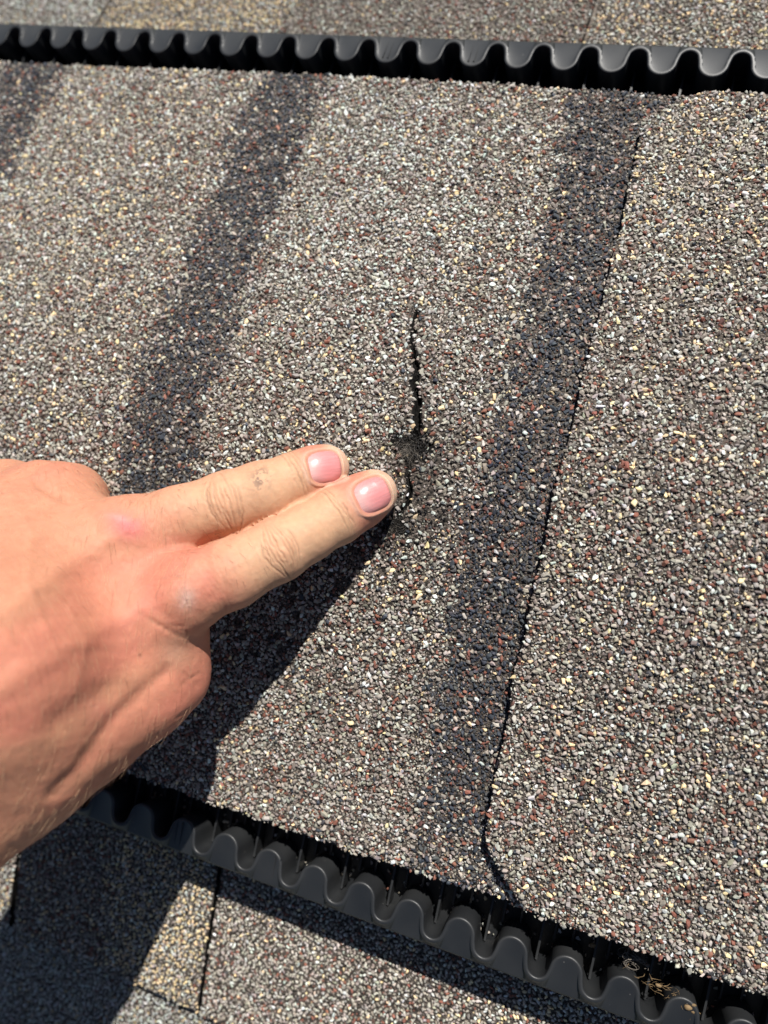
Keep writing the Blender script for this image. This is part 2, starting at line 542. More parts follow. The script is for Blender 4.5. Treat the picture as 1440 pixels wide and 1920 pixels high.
# further courses, only their plain shape
for s in (-1, 1):
    for c in range(0, 5):
        y0 = (282 if s > 0 else 330) + c * 143
        x = -900.0 + 37 * c
        while x < 800:
            wd = float(rng.uniform(130, 260))
            ya, yb = (s * y0, s * (y0 + 142.4)) if s > 0 else (s * (y0 + 142.4), s * y0)
            roof_shingle([(x, ya), (x + wd - 1, ya), (x + wd - 1, yb), (x, yb)], 'plain', -0.3 * (c + 1) + float(rng.uniform(0, 1.2)), gran=False)
            x += wd

# ------------------------------------------------------------------ ridge vent
vent = empty('ridge_vent', (0, 0, -22))
tag(vent, 'black plastic ridge vent with wavy slotted edges under the cap shingles', 'roof vent')
VZ = 22.0     # children are given in world mm, so shift into the Empty's frame


def vmesh(name, v, f, mat=m_plas, smooth=False):
    v = np.asarray(v, float).copy(); v[:, 2] += VZ
    return mesh(name, v, f, mat, vent, smooth)


XL, XR = -620.0, 460.0
PITCH = 18.0


def wave_y(phase_x, amp=9.9, ycrest=154.4):
    """distance of the wavy cut from the ridge: lobes reach towards the ridge"""
    p = phase_x - np.floor(phase_x)             # 0 = middle of a lobe
    d = np.minimum(p, 1 - p)                    # 0..0.5
    # rounded lobe / straight flank / rounded valley
    x = d * PITCH
    rl, rv_ = 5.35, 3.3
    out = np.empty_like(x)
    a_ = x < rl * 0.995
    out[a_] = rl - np.sqrt(np.maximum(rl * rl - x[a_] ** 2, 0))
    xv = PITCH / 2 - x
    b_ = xv < rv_
    out[b_] = amp - (rv_ - np.sqrt(np.maximum(rv_ * rv_ - xv[b_] ** 2, 0)))
    m_ = ~a_ & ~b_
    lo, hi = rl * 0.9, amp - rv_ * 0.9
    xa = rl * 0.995; xb = PITCH / 2 - rv_
    out[m_] = lo + (hi - lo) * (x[m_] - xa) / (xb - xa)
    return ycrest + out


def baffle(side, off):
    # dense, monotonic in x
    n_per = 32
    nt_ = int((XR - XL) / PITCH)
    # parameter warped so that flanks get enough points
    base = []
    for k in range(nt_ + 1):
        for j in range(n_per):
            p = j / n_per
            base.append(k + p + 0.0 * math.sin(4 * math.pi * p))
    ph = np.array(base)
    k0 = math.floor((XL - off) / PITCH)
    x = off + (k0 + ph) * PITCH
    y = wave_y(k0 + ph)
    # resample by arc length
    seg = np.hypot(np.diff(x), np.diff(y)); L = np.concatenate([[0], np.cumsum(seg)])
    m_ = int(L[-1] / 0.55)
    tt = np.linspace(0, L[-1], m_)
    x = np.interp(tt, L, x); y = np.interp(tt, L, y)
    for _ in range(1):
        y[1:-1] = (y[:-2] + 2 * y[1:-1] + y[2:]) / 4
    dx = np.gradient(x); dy = np.gradient(y); l_ = np.hypot(dx, dy)
    nx, ny = dy / l_, -dx / l_                   # points towards the ridge (smaller y) / out of the plate
    rl_ = 1.0 if side < 0 else 0.25
    rows = [(-1.5, -0.05), (-1.0, 0.28 * rl_), (-0.55, 0.32 * rl_), (-0.2, 0.2 * rl_), (0.0, -0.15), (0.02, -0.55), (0.0, -15.0), (-1.3, -15.0), (-1.3, -1.2)]
    V = []
    for o_, z_ in rows:
        V.append(np.column_stack([x + nx * o_, (y + ny * o_) * side, np.full(len(x), z_)]))
    # plate outer rows
    bow = 0.8 * np.sin(x / 95.0 + 1.0)
    for yo, z_ in ((166.9, -1.9), (167.6, -2.3), (168.0, -3.1), (168.3, -21.0), (166.9, -21.0), (166.7, -3.6)):
        V.append(np.column_stack([x, np.full(len(x), yo * side) + 0.0 * bow, np.full(len(x), z_)]))
    nr = len(V); nxn = len(x)
    V = np.vstack(V)
    order = [14, 13, 12, 11, 10, 9, 0, 1, 2, 3, 4, 5, 6, 7, 8]
    F = []
    i = np.arange(nxn - 1)
    for r_ in range(len(order)):
        a_ = order[r_]; b_ = order[(r_ + 1) % len(order)]
        q = np.column_stack([a_ * nxn + i, a_ * nxn + i + 1, b_ * nxn + i + 1, b_ * nxn + i])
        if side < 0: q = q[:, ::-1]
        F.append(q)
    F = np.vstack(F)
    o = vmesh('baffle_strip', V, F, smooth=True)
    if hasattr(o.data, 'set_sharp_from_angle'):
        o.data.set_sharp_from_angle(angle=math.radians(42))
    return o


OFF_T, OFF_B = -240.6, -100.3
baffle(1, OFF_T)
baffle(-1, OFF_B)

# base tray under the slots, following the roof
for s in (-1, 1):
    v = [(XL, s * 60, roofz(60) + 4.5), (XR, s * 60, roofz(60) + 4.5), (XR, s * 168.1, roofz(168) + 4.0), (XL, s * 168.1, roofz(168) + 4.0)]
    v += [(a_, b_, c_ - 1.5) for a_, b_, c_ in v]
    vmesh('base_flange', v, [(0, 1, 2, 3), (4, 7, 6, 5), (0, 4, 5, 1), (1, 5, 6, 2), (2, 6, 7, 3), (3, 7, 4, 0)])

# top panel beneath the caps
ys = np.linspace(-141, 141, 48)
pv = []
for y in ys:
    for x in (XL, XR): pv.append((x, y, float(arch(y)) - 4.2))
for y in ys:
    for x in (XL, XR): pv.append((x, y, float(arch(y)) - 6.0))
n = len(ys)
pf = []
for k in range(n - 1):
    pf.append((2 * k, 2 * k + 1, 2 * k + 3, 2 * k + 2))
    pf.append((2 * n + 2 * k, 2 * n + 2 * k + 2, 2 * n + 2 * k + 3, 2 * n + 2 * k + 1))
pf += [(0, 2 * n, 2 * n + 1, 1), (2 * n - 2, 2 * n - 1, 4 * n - 1, 4 * n - 2)]
vmesh('top_panel', pv, pf, smooth=False)

# upright louvre ribs, thin fins that run across the slot


def rib_mesh(tall):
    y0, y1 = 126.0, 163.0 if tall else 156.0
    h0, h1 = (-8.0, -10.5) if tall else (-10.5, -13.0)
    t_ = 0.36
    prof = [(y0, -24), (y1, -22), (y1 + 0.3, h1), (y1 - 6, h1 + 0.8), (y0, h0)]
    v = [(-t_, a_, b_) for a_, b_ in prof] + [(t_, a_, b_) for a_, b_ in prof]
    k = len(prof)
    f = [tuple(range(k))[::-1], tuple(range(k, 2 * k))] + [(i, (i + 1) % k, (i + 1) % k + k, i + k) for i in range(k)]
    return v, f


protos = {}
for s in (-1, 1):
    for tall in (True, False):
        v, f = rib_mesh(tall)
        v = [(a_, b_ * s, c_) for a_, b_, c_ in v]
        if s < 0: f = [q[::-1] for q in f]
        me = bpy.data.meshes.new('louvre_rib')
        me.from_pydata([(a_ * MM, b_ * MM, (c_ + VZ) * MM) for a_, b_, c_ in v], [], f); me.materials.append(m_plas)
        me.update()
        protos[(s, tall)] = me
for s, off, xa, xb in ((1, OFF_T, -330, 170), (-1, OFF_B, -190, 185)):
    k = math.floor((xa - off) / 6.0)
    while off + k * 6.0 < xb:
        tall = (k % 3 == 1)
        x = off + k * 6.0 + (2.2 if tall else 0.6)
        o = bpy.data.objects.new('louvre_rib', protos[(s, tall)])
        o.location = (x * MM, 0, 0)
        link(o, vent)
        k += 1

# mould seams on the baffle plate: a pair of fine raised lines


def seam(side, x, y0=156.5, y1=167.0):
    v = []; f = []
    for dx in (-1.3, 0.9):
        b0 = len(v)
        for yy, zz in ((y0, 0.25), (y1, -1.7)):
            for ex, ez in ((-0.32, -0.5), (-0.15, 0.22), (0.15, 0.22), (0.32, -0.5)):
                v.append((x + dx + ex, side * yy, zz + ez - 0.05 * (yy - y0)))
        for i in range(3):
            q = (b0 + i, b0 + i + 1, b0 + 5 + i, b0 + 4 + i)
            f.append(q if side < 0 else q[::-1])
    vmesh('mould_seam', v, f)


for x in (-60.5, -24.5): seam(1, x)
for x in (-24.9,): seam(-1, x)
seam(-1, -66.0)

# loose granules washed into the tray and a few stuck on the plates
n = 900
gx_ = rng.uniform(-150, 180, n); gy_ = -rng.uniform(128, 163, n)
lo_ = granules(vent, np.column_stack([gx_, gy_, roofz(gy_) + 5.0 + VZ]), rng.uniform(.4, 1.1, n), pick_cols(np.tile([[1.0] + [0] * (len(MK) - 1)], (n, 1))), np.full(n, .264))
lo_.name = 'loose_granules'
n = 60
gx_ = rng.uniform(-150, 180, n); gy_ = -rng.uniform(164.8, 167, n)
lo_ = granules(vent, np.column_stack([gx_, gy_, -1.0 - (np.abs(gy_) - 163) * .3 + VZ]), rng.uniform(.12, .3, n), pick_cols(np.tile([[1.0] + [0] * (len(MK) - 1)], (n, 1))), np.full(n, .264))
lo_.name = 'loose_granules'

# ------------------------------------------------------------------ ridge cap shingles
CR = np.array([(-14.7, 43.0), (-12.9, 36), (-12.0, 30.0), (-7.9, 22.5), (-6.4, 14), (-4.2, 6.1), (-2.3, -1.0), (-2.2, -8), (-2.0, -15.6), (-1.0, -22), (-2.2, -26.3), (-3.4, -33.0)])
CRW = np.array([0.05, 0.45, 0.1, 0.5, 0.6, 0.85, 0.8, 0.35, 0.2, 0.2, 0.3, 0.1])     # half-widths


def crack_dist(x, y):
    """signed measure: distance to the crack centre line and its local half width"""
    x = x + (vnoise(y / 2.1, y * 0, 71) - .5) * 2.0 + (vnoise(y / 0.9, y * 0, 72) - .5) * 0.7
    d = np.full(len(x), 99.0); w = np.zeros(len(x))
    for i in range(len(CR) - 1):
        a_ = CR[i]; b_ = CR[i + 1]; ab = b_ - a_
        tt = np.clip(((x - a_[0]) * ab[0] + (y - a_[1]) * ab[1]) / (ab @ ab), 0, 1)
        dd = np.hypot(x - a_[0] - tt * ab[0], y - a_[1] - tt * ab[1])
        k = dd < d
        d[k] = dd[k]; w[k] = (CRW[i] + (CRW[i + 1] - CRW[i]) * tt)[k]
    return d, w


EDGE_A = lambda x: 146.0 + 1.6 * np.sin(x / 62.0 + 2.6) * 0.6 + (vnoise(x / 6.0, x * 0, 2) - .5) * 1.0
EDGE_B = lambda x: -144.6 + 1.1 * np.sin(x / 40.0 - 0.6) + (vnoise(x / 6.0, x * 0, 9) - .5) * 1.2


def lip_lift(x):       # the overlapping cap does not lie quite flat
    return 0.9 * np.exp(-(np.abs(x - 46) / 10.0) ** 2)


def butt_x(y):
    """left (exposed) edge of the overlapping cap, with its cut corners"""
    y = np.asarray(y, float)
    b_ = 46.2 + 1.0 * np.sin(y / 38.0) + (vnoise(y / 5.0, y * 0, 21) - .5) * 0.6 + (vnoise(y / 14.0, y * 0, 22) - .5) * 1.0
    top = np.clip(y - 129, 0, None); bot = np.clip(-124 - y, 0, None)
    return b_ + top * 0.62 + top ** 2 * 0.035 + bot * 0.55 + bot ** 2 * 0.015


def cap_mesh(name, xs, ys, zoff, right):
    X, Y = np.meshgrid(xs, ys, indexing='ij')
    eA = EDGE_A(X); eB = EDGE_B(X)
    Yw = np.where(Y > 0, Y / ys[-1] * eA, Y / ys[0] * eB)
    Xw = X.copy()
    if right:
        Xw = X + (butt_x(Yw) - 46.0) * np.clip(1 - (X - 46.0) / 50.0, 0, 1)
    Z = arch(Yw) + zoff(Xw, Yw)
    if not right:
        d, w = crack_dist(Xw.ravel(), Yw.ravel())
        d = d.reshape(Xw.shape); w = w.reshape(Xw.shape)
        dep = 3.0 * sstep(1.25, 0.55, d / np.maximum(w + 0.12, 0.13)) * (w > 0.03)
        lift = 0.55 * np.exp(-(d / 5.0) ** 2) * (w > 0)
        Z = Z + lift * np.where(Xw > np.interp(Yw, CR[::-1, 1], CR[::-1, 0]), 1.5, 0.7) - dep
        Z -= 0.7 * np.exp(-(((Xw + 2) / 6.5) ** 2 + ((Yw + 3) / 5.0) ** 2))
    nx_, ny_ = X.shape
    top = np.column_stack([Xw.ravel(), Yw.ravel(), Z.ravel()])
    bot = np.column_stack([Xw.ravel(), Yw.ravel(), (arch(Yw) + zoff(Xw, Yw) - 3.0 - (0.9 if not right else 0)).ravel()])
    I, J = np.meshgrid(np.arange(nx_ - 1), np.arange(ny_ - 1), indexing='ij')
    a_ = (I * ny_ + J).ravel()
    ft = np.column_stack([a_, a_ + ny_, a_ + ny_ + 1, a_ + 1])
    nT = len(top)
    # bottom uses only the border
    per = [(i, 0) for i in range(nx_)] + [(nx_ - 1, j) for j in range(1, ny_)] + [(i, ny_ - 1) for i in range(nx_ - 2, -1, -1)] + [(0, j) for j in range(ny_ - 2, 0, -1)]
    pid = np.array([i * ny_ + j for i, j in per])
    V = np.vstack([top, bot[pid]])
    m_ = len(pid); k = np.arange(m_); k2 = (k + 1) % m_
    fs = np.column_stack([pid[k], nT + k, nT + k2, pid[k2]])
    FF = np.vstack([ft, fs])
    fm = np.zeros(len(FF), int)
    cx_ = top[ft].mean(1)
    bare = np.zeros(len(ft), bool)
    if not right:
        d, w = crack_dist(cx_[:, 0], cx_[:, 1])
        bare = (d < w + 0.9) | (np.hypot((cx_[:, 0] + 3.2) / 8, (cx_[:, 1] + 4.2) / 6) < 1) | (np.hypot((cx_[:, 0] + 3.5) / 5, (cx_[:, 1] + 31.5) / 3.2) < 1)
    fm[:len(ft)] = np.where(bare, 0, 1)
    return mesh(name, V, FF, [m_asph, m_bed], smooth=False, fmat=fm)


zL = lambda x, y: 0.0 * x
zR = lambda x, y: 3.6 + lip_lift(x) + 0.0 * y
xs_l = np.unique(np.concatenate([np.arange(XL + 5, -22, 5.0), np.arange(-22, 6, 0.35), np.arange(6, 92, 3.0)]))
ys_l = np.unique(np.concatenate([np.arange(-145, -38, 3.0), np.arange(-38, 46, 1.0), np.arange(46, 145.1, 3.0), [145.0]]))
cap_l = cap_mesh('ridge_cap_shingle', xs_l, ys_l, zL, False)
tag(cap_l, 'cracked granule covered ridge cap shingle with dark bands, under the two fingers', 'cap shingle')
xs_r = np.concatenate([np.arange(46, 60, 1.0), np.arange(60, XR - 6, 5.0)])
ys_r = np.concatenate([np.arange(-145, 145, 2.0), [145.0]])
cap_r = cap_mesh('ridge_cap_shingle', xs_r, ys_r, zR, True)
tag(cap_r, 'uncracked overlapping ridge cap shingle at the right with clipped corners', 'cap shingle')


PITS = []
for _ in range(34):
    k_ = rng.random() ** 0.8
    PITS.append((-1 - 40 * k_ + rng.normal(0, 5 + 5 * k_), -30 - 66 * k_ + rng.normal(0, 6), rng.uniform(0.8, 1.9)))
for _ in range(12):
    PITS.append((rng.uniform(0, 16), rng.uniform(-34, -4), rng.uniform(0.8, 1.7)))


def cap_granules(right):
    sets = []
    for sp, r0_, r1_, zz in ((1.76, 0.78, 1.42, 0.22), (1.12, 0.40, 0.74, 0.0)):
        if right: x, y = scatter(40, 215, -152, 152, sp)
        else: x, y = scatter(-330, 72, -152, 152, sp)
        ok = (y < EDGE_A(x) + 0.3) & (y > EDGE_B(x) - 0.3)
        if right: ok &= x > butt_x(y) - 0.1
        else:
            ok &= x < butt_x(y) - 0.35 + 60.0 * (np.abs(y) > 160)
            d, w = crack_dist(x, y)
            edge = w * (0.55 + 0.9 * vnoise(y / 2.3, x * 0, 77)) + 0.25
            ok &= (d > edge + rng.uniform(-.35, .75, len(x))) | (w < 0.04)
            # torn patch where the mat is bared, and thin spots
            q = np.hypot((x + 3.2) / 4.7, (y + 4.0) / 3.2)
            ok &= q > 0.95 + 1.1 * (fbm(x / 2.4, y / 2.4, 31) - .42) + rng.uniform(-.3, .25, len(x))
            q2 = np.hypot((x + 3.5) / 4.2, (y + 31.5) / 2.4)
            ok &= q2 > 0.75 + rng.uniform(-.35, .3, len(x))
            for px_, py_, pr_ in PITS:
                ok &= np.hypot(x - px_, y - py_) > pr_ * (0.7 + 0.6 * rng.random(len(x)))
            # loosened granules along and below the crack
            near = np.exp(-(np.hypot((x - 1.0) / 13, (y + 16) / 24)) ** 2)
            ok &= rng.random(len(x)) > 0.55 * near * (fbm(x / 3, y / 3, 41) > .48)
            near2 = np.exp(-(d / 2.6) ** 2) * (w > 0)
            ok &= rng.random(len(x)) > 0.35 * near2
        # small bald pits everywhere
        ok &= rng.random(len(x)) > 0.03
        x, y = x[ok], y[ok]
        z = arch(y) + (zR(x, y) if right else 0) + zz + rng.uniform(-.12, .30, len(x))
        if not right:
            d, w = crack_dist(x, y)
            z += 0.55 * np.where(x > np.interp(y, CR[::-1, 1], CR[::-1, 0]), 1.5, 0.7) * np.exp(-(d / 5.0) ** 2) * (w > 0) - 0.7 * np.exp(-(((x + 2) / 6.5) ** 2 + ((y + 3) / 5.0) ** 2))
            # granules ride lower beside the crack
            z -= 0.35 * np.exp(-(d / 1.2) ** 2) * (w > 0)
        rad = r0_ + (r1_ - r0_) * rng.random(len(x)) ** 1.5
        big = (rng.random(len(x)) < 0.05) & (rad > 0.6)
        rad[big] *= rng.uniform(1.05, 1.3, int(big.sum()))
        sets.append((x, y, z, rad))
    x, y, z, rad = [np.concatenate(q) for q in zip(*sets)]
    W = np.zeros((len(x), len(MK)))
    nx_ = fbm(x / 38, y / 38, 50); wob = (fbm(x / 16, y / 16, 51) - .5)
    if right:
        crm = sstep(20, 120, y + wob * 40) * 0.8 + 0.1 * (nx_ > .5)
        W[:, MK.index('cream')] = crm
        W[:, MK.index('plain')] = (1 - crm) * (0.9 - 0.3 * nx_)
        W[:, MK.index('brown')] = (1 - crm) * (0.1 + 0.5 * nx_) + 0.35 * sstep(-80, -130, y)
        st = np.zeros(len(x))
    else:
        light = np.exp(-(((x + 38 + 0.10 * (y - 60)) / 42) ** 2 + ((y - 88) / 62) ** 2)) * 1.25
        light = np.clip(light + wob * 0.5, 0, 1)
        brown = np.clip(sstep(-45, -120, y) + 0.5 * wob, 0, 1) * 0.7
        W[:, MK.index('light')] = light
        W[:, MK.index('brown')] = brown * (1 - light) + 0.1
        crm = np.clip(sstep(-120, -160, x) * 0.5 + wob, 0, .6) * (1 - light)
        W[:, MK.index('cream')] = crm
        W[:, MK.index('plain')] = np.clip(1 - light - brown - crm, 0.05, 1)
        st = np.zeros(len(x))
        for xa, xb, sl in ((20.0, 60, 1.0), (-111.5, -81.5, 1.0), (-245, -212, 1.0)):
            e1 = (fbm(x / 5, y / 7, 60) - .5) * 15 + rng.normal(0, 1.6, len(x)); e2 = (fbm(x / 5, y / 7, 61) - .5) * 13 + rng.normal(0, 1.6, len(x))
            xa_ = xa + 1.8 * np.sin(y / 30.0); xb_ = xb + 1.5 * np.sin(y / 41.0 + 1)
            s_ = sstep(xa_ - 2.5, xa_ + 3.5, x + e1) * sstep(xb_ + 2.5, xb_ - 2.5, x + e2)
            mott = 0.62 + 0.75 * (fbm(x / 11, y / 14, 62) - 0.25)
            fade = 1 - 0.45 * sstep(-105, -135, y) 
            st = np.maximum(st, s_ * np.clip(mott + .25, 0.68, 1.0) * sl * fade)
    W = W / W.sum(1, keepdims=True) * (1 - st)[:, None]
    W[:, MK.index('stripe')] += st
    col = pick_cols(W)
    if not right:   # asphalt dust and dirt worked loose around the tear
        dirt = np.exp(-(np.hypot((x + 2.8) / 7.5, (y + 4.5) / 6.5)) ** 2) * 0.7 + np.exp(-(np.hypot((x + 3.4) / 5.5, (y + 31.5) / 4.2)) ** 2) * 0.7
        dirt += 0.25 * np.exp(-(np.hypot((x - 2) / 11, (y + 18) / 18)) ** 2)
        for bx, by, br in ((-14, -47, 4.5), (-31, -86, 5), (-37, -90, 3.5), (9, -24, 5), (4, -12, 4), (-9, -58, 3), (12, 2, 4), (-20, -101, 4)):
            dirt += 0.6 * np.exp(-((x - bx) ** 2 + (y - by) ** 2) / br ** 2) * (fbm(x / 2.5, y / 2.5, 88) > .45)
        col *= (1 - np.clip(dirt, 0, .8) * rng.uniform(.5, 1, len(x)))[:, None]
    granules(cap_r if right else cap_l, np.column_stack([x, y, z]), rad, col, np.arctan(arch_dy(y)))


cap_granules(False)
cap_granules(True)

# ------------------------------------------------------------------ tubes (fibres, straw, hairs)


def tubes(name, lines, rads, mat, parent=None, sides=4, taper=True):
    V, F = [], []
    for L, r_ in zip(lines, rads):
        L = np.asarray(L, float); n_ = len(L)
        T = np.gradient(L, axis=0); T /= np.linalg.norm(T, axis=1)[:, None] + 1e-9
        up = np.array([0.3, 0.2, 0.93]); A = np.cross(T, up); A /= np.linalg.norm(A, axis=1)[:, None] + 1e-9
        B = np.cross(T, A)
        b0 = len(V)
        for i in range(n_):
            rr = r_ * (1 - 0.75 * (i / (n_ - 1))) if taper else r_
            for k in range(sides):
                an = 2 * math.pi * k / sides
                V.append(L[i] + (A[i] * math.cos(an) + B[i] * math.sin(an)) * rr)
        for i in range(n_ - 1):
            for k in range(sides):
                k2 = (k + 1) % sides
                F.append((b0 + i * sides + k, b0 + i * sides + k2, b0 + (i + 1) * sides + k2, b0 + (i + 1) * sides + k))
    return mesh(name, np.array(V), F, mat, parent)


def fibre(c, rx, ry, ln, down=0.0, lift=0.9):
    a_ = rng.uniform(0, 6.283)
    x = c[0] + rng.normal(0, rx); y = c[1] + rng.normal(0, ry)
    d = np.array([math.cos(a_), math.sin(a_) - down]); d /= np.linalg.norm(d) + 1e-6
    L = []
    l_ = rng.uniform(0.4, 1.0) * ln
    bend = rng.normal(0, 0.25); h = rng.uniform(0.1, lift)
    for i in range(6):
        s_ = i / 5
        ca, sa = math.cos(bend * s_ * 2), math.sin(bend * s_ * 2)
        dd = np.array([d[0] * ca - d[1] * sa, d[0] * sa + d[1] * ca])
        px, py = x + dd[0] * l_ * s_, y + dd[1] * l_ * s_
        L.append((px, py, float(arch(py)) + 0.35 + h * math.sin(s_ * 2.6) + 0.3 * s_))
    return L


L1 = [fibre((-3.4, -4.6), 3.0, 2.4, 5.0, 0.8) for _ in range(80)] + [fibre((-2.6, -9), 1.3, 2.5, 4, 0.9) for _ in range(60)] \
    + [fibre((-3.6, -31.5), 2.6, 1.0, 4.2, 0.0, 0.6) for _ in range(110)] + [fibre((-6.5, 16), 1.0, 9, 1.6, 0.2, .5) for _ in range(60)]
o = tubes('torn_mat_fibres', L1, rng.uniform(0.035, 0.075, len(L1)), m_fibre, cap_l, 3)
tag(o, 'dark torn fibres sticking out of the crack', kind='stuff')
L2 = [fibre((-4.4, -5.6), 2.0, 1.4, 6.0, 1.0, 1.6) for _ in range(75)] + [fibre((-3.6, -31.5), 2.2, .9, 4.4, 0.0, .9) for _ in range(25)]
o = tubes('pale_mat_fibres', L2, rng.uniform(0.03, 0.05, len(L2)), m_fibre_l, cap_l, 3)
tag(o, kind='stuff')
# loose black asphalt crumbs on and in the tear
n = 420
cx = np.concatenate([rng.normal(-2.8, 3.4, n // 2), rng.normal(-3.4, 3.0, n // 4), rng.normal(0, 7, n // 4)])
cy = np.concatenate([rng.normal(-4, 2.9, n // 2), rng.normal(-31.5, 2.0, n // 4), rng.normal(-18, 13, n // 4)])
for px_, py_, pr_ in PITS:
    k_ = rng.integers(2, 7)
    cx = np.concatenate([cx, px_ + rng.normal(0, pr_ * .8, k_)]); cy = np.concatenate([cy, py_ + rng.normal(0, pr_ * .8, k_)])
cr_ = rng.uniform(0.22, 0.75, len(cx))
cz = arch(cy) + cr_ * 0.5 + rng.uniform(0, .6, len(cx))
og = granules(cap_l, np.column_stack([cx, cy, cz]), cr_, np.tile([[0.014, 0.013, 0.012]], (len(cx), 1)) * rng.uniform(.5, 1.8, (len(cx), 1)), np.arctan(arch_dy(cy)))
og.name = 'asphalt_crumbs'

# ------------------------------------------------------------------ dry debris lodged in the near slot
deb_c = np.array([110.5, -154.5, -1.0])
deb = empty('dry_grass_tuft', deb_c)
tag(deb, 'tuft of dry straw and seed husks caught in the near vent slot at lower right', 'plant debris')
L = []
for _ in range(34):
    p = np.array([rng.normal(0, 5.0), 0, 0]); p[1] = rng.normal(0, 1.1) - 0.25 * p[0]; p[2] = rng.uniform(-1.2, 1.0)
    a_ = rng.uniform(0, 6.283); cv = rng.normal(0, 1.2); ln = rng.uniform(1.0, 4.2); q = []
    for i in range(7):
        a2 = a_ + cv * i / 6
        p = p + np.array([math.cos(a2), math.sin(a2) * .6, rng.normal(0, .12)]) * ln / 6
        q.append(p.copy())
    L.append(q)
o = tubes('straw', L, rng.uniform(0.05, 0.14, len(L)), m_straw, deb, 4); tag(o, kind='stuff')
L = []
for _ in range(26):
    c0 = np.array([-11 + rng.normal(0, 2.2), 4.5 + rng.normal(0, 1.2), -1 + rng.uniform(-2, .6)]); rr = rng.uniform(.8, 2.6); a0 = rng.uniform(0, 6.28); sw = rng.uniform(1.5, 4)
    L.append([c0 + np.array([math.cos(a0 + sw * i / 8) * rr * 1.5, math.sin(a0 + sw * i / 8) * rr * .7, 0.1 * i]) for i in range(9)])
o = tubes('dark_curled_rootlets', L, rng.uniform(0.06, 0.12, len(L)), m_fibre_l, deb, 4); tag(o, kind='stuff')


def husk(c, r_, st):
    V, F = [], []
    nu, nv = 8, 5
    rg = np.random.default_rng(int(abs(c[0] * 100)))
    for j in range(nv + 1):
        th = math.pi * j / nv
        for i in range(nu):
            ph = 2 * math.pi * i / nu
            k = r_ * (1 + rg.uniform(-.2, .2))
            V.append((c[0] + st * k * math.cos(th), c[1] + k * math.sin(th) * math.cos(ph), c[2] + k * math.sin(th) * math.sin(ph) * .7))
    for j in range(nv):
        for i in range(nu):
            F.append((j * nu + i, j * nu + (i + 1) % nu, (j + 1) * nu + (i + 1) % nu, (j + 1) * nu + i))
    return mesh('seed_husk', V, F, m_straw, deb, True)


for c, r_, st in (((6.6, -2.6, 0.8), 0.95, 1.3), ((8.6, -3.2, .5), 0.8, 1.4), ((7.9, -1.3, .9), 0.7, 1.2), ((-3, .8, 1.0), 0.55, 1.8)):
    husk(c, r_, st)
sd = mesh('seed', *(lambda V, F: (V, F))(*(
    [(math.cos(6.283 * i / 6) * 1.1 * k, math.sin(6.283 * i / 6) * 0.8 * k, z) for k, z in ((0.5, -.5), (1, 0), (.5, .5)) for i in range(6)],
    [(j * 6 + i, j * 6 + (i + 1) % 6, (j + 1) * 6 + (i + 1) % 6, (j + 1) * 6 + i) for j in range(2) for i in range(6)] + [tuple(range(12, 18)), tuple(range(5, -1, -1))])), m_straw, None, True)
sd.location = (86.5 * MM, -151.0 * MM, -6.5 * MM)
tag(sd, 'single small yellow seed in the dark slot left of the straw tuft', 'seed')

# ------------------------------------------------------------------ the hand
def at(px, py, z):
    """a point at height z (mm) on the surveyed sight line"""
    d = CAM_M @ np.array([(px - 720) / F_PX, (960 - py) / F_PX, -1.0])
    tt = (z - CAM_C[2]) / d[2]
    return CAM_C + tt * d


def to_px(P):
    v = (P - CAM_C) @ CAM_M
    return 720 + F_PX * v[:, 0] / -v[:, 2], 960 - F_PX * v[:, 1] / -v[:, 2]


def mmr(px, P):
    v = (P - CAM_C) @ CAM_M
    return px * -v[2] / F_PX


def node(px, py, z, hw):
    P = at(px, py, z)
    return P, mmr(hw, P)


IDX = [node(350, 1107, 66, 67), node(431, 1077, 61, 64), node(522, 1031, 54, 58), node(575, 1001, 49.5, 52), node(632, 967, 43.5, 52), node(676, 940, 40, 49), node(700, 925, 38.5, 45)]
MID = [node(235, 1008, 67, 72), node(335, 971, 61, 58), node(427, 944, 55, 59), node(490, 925, 51, 58), node(553, 899, 45.5, 49), node(590, 885, 42, 47), node(612, 877, 40, 43)]
RNG_ = [node(90, 945, 60, 74), node(138, 934, 52, 54), node(140, 970, 38, 50), node(60, 1040, 32, 50)]
PNK = [node(10, 945, 56, 74), node(40, 960, 42, 52), node(0, 1030, 32, 45)]
META = [
    [node(345, 1120, 65, 64), node(180, 1200, 78, 80), node(-40, 1350, 110, 110)],
    [node(232, 1008, 66, 68), node(80, 1090, 82, 82), node(-50, 1260, 114, 110)],
    [node(112, 947, 60, 72), node(10, 1030, 76, 84), node(-60, 1190, 108, 92)],
    [node(15, 945, 54, 70), node(-30, 1005, 72, 78), node(-75, 1130, 98, 84)],
]
PALM = [
    [node(265, 1085, 55, 100), node(60, 1110, 64, 185), node(-40, 1270, 98, 190)],
    [node(290, 1075, 56, 66), node(250, 1160, 56, 110), node(60, 1320, 85, 145)],
]
THB = [node(331, 1272, 55, 60), node(268, 1310, 63, 70), node(165, 1365, 73, 92), node(20, 1432, 88, 130), node(-130, 1530, 106, 160)]
WEB = [node(296, 1192, 58, 66), node(236, 1252, 65, 92), node(40, 1385, 92, 132)]
SEAM = [node(352, 1022, 56, 32), node(440, 1001, 52.6, 29), node(535, 960, 47.8, 29), node(615, 920, 41.5, 25), node(636, 907, 37, 18)]
THB_IN = [node(333, 1272, 48, 52), node(300, 1200, 34, 46), node(250, 1130, 30, 44)]
a0 = at(-60, 1290, 108)
ARM_D = np.array([-0.65, -0.60, 0.47]); ARM_D /= np.linalg.norm(ARM_D)
ARM = [(a0, 23.0), (a0 + ARM_D * 40, 22.0), (a0 + ARM_D * 130, 27.0)]
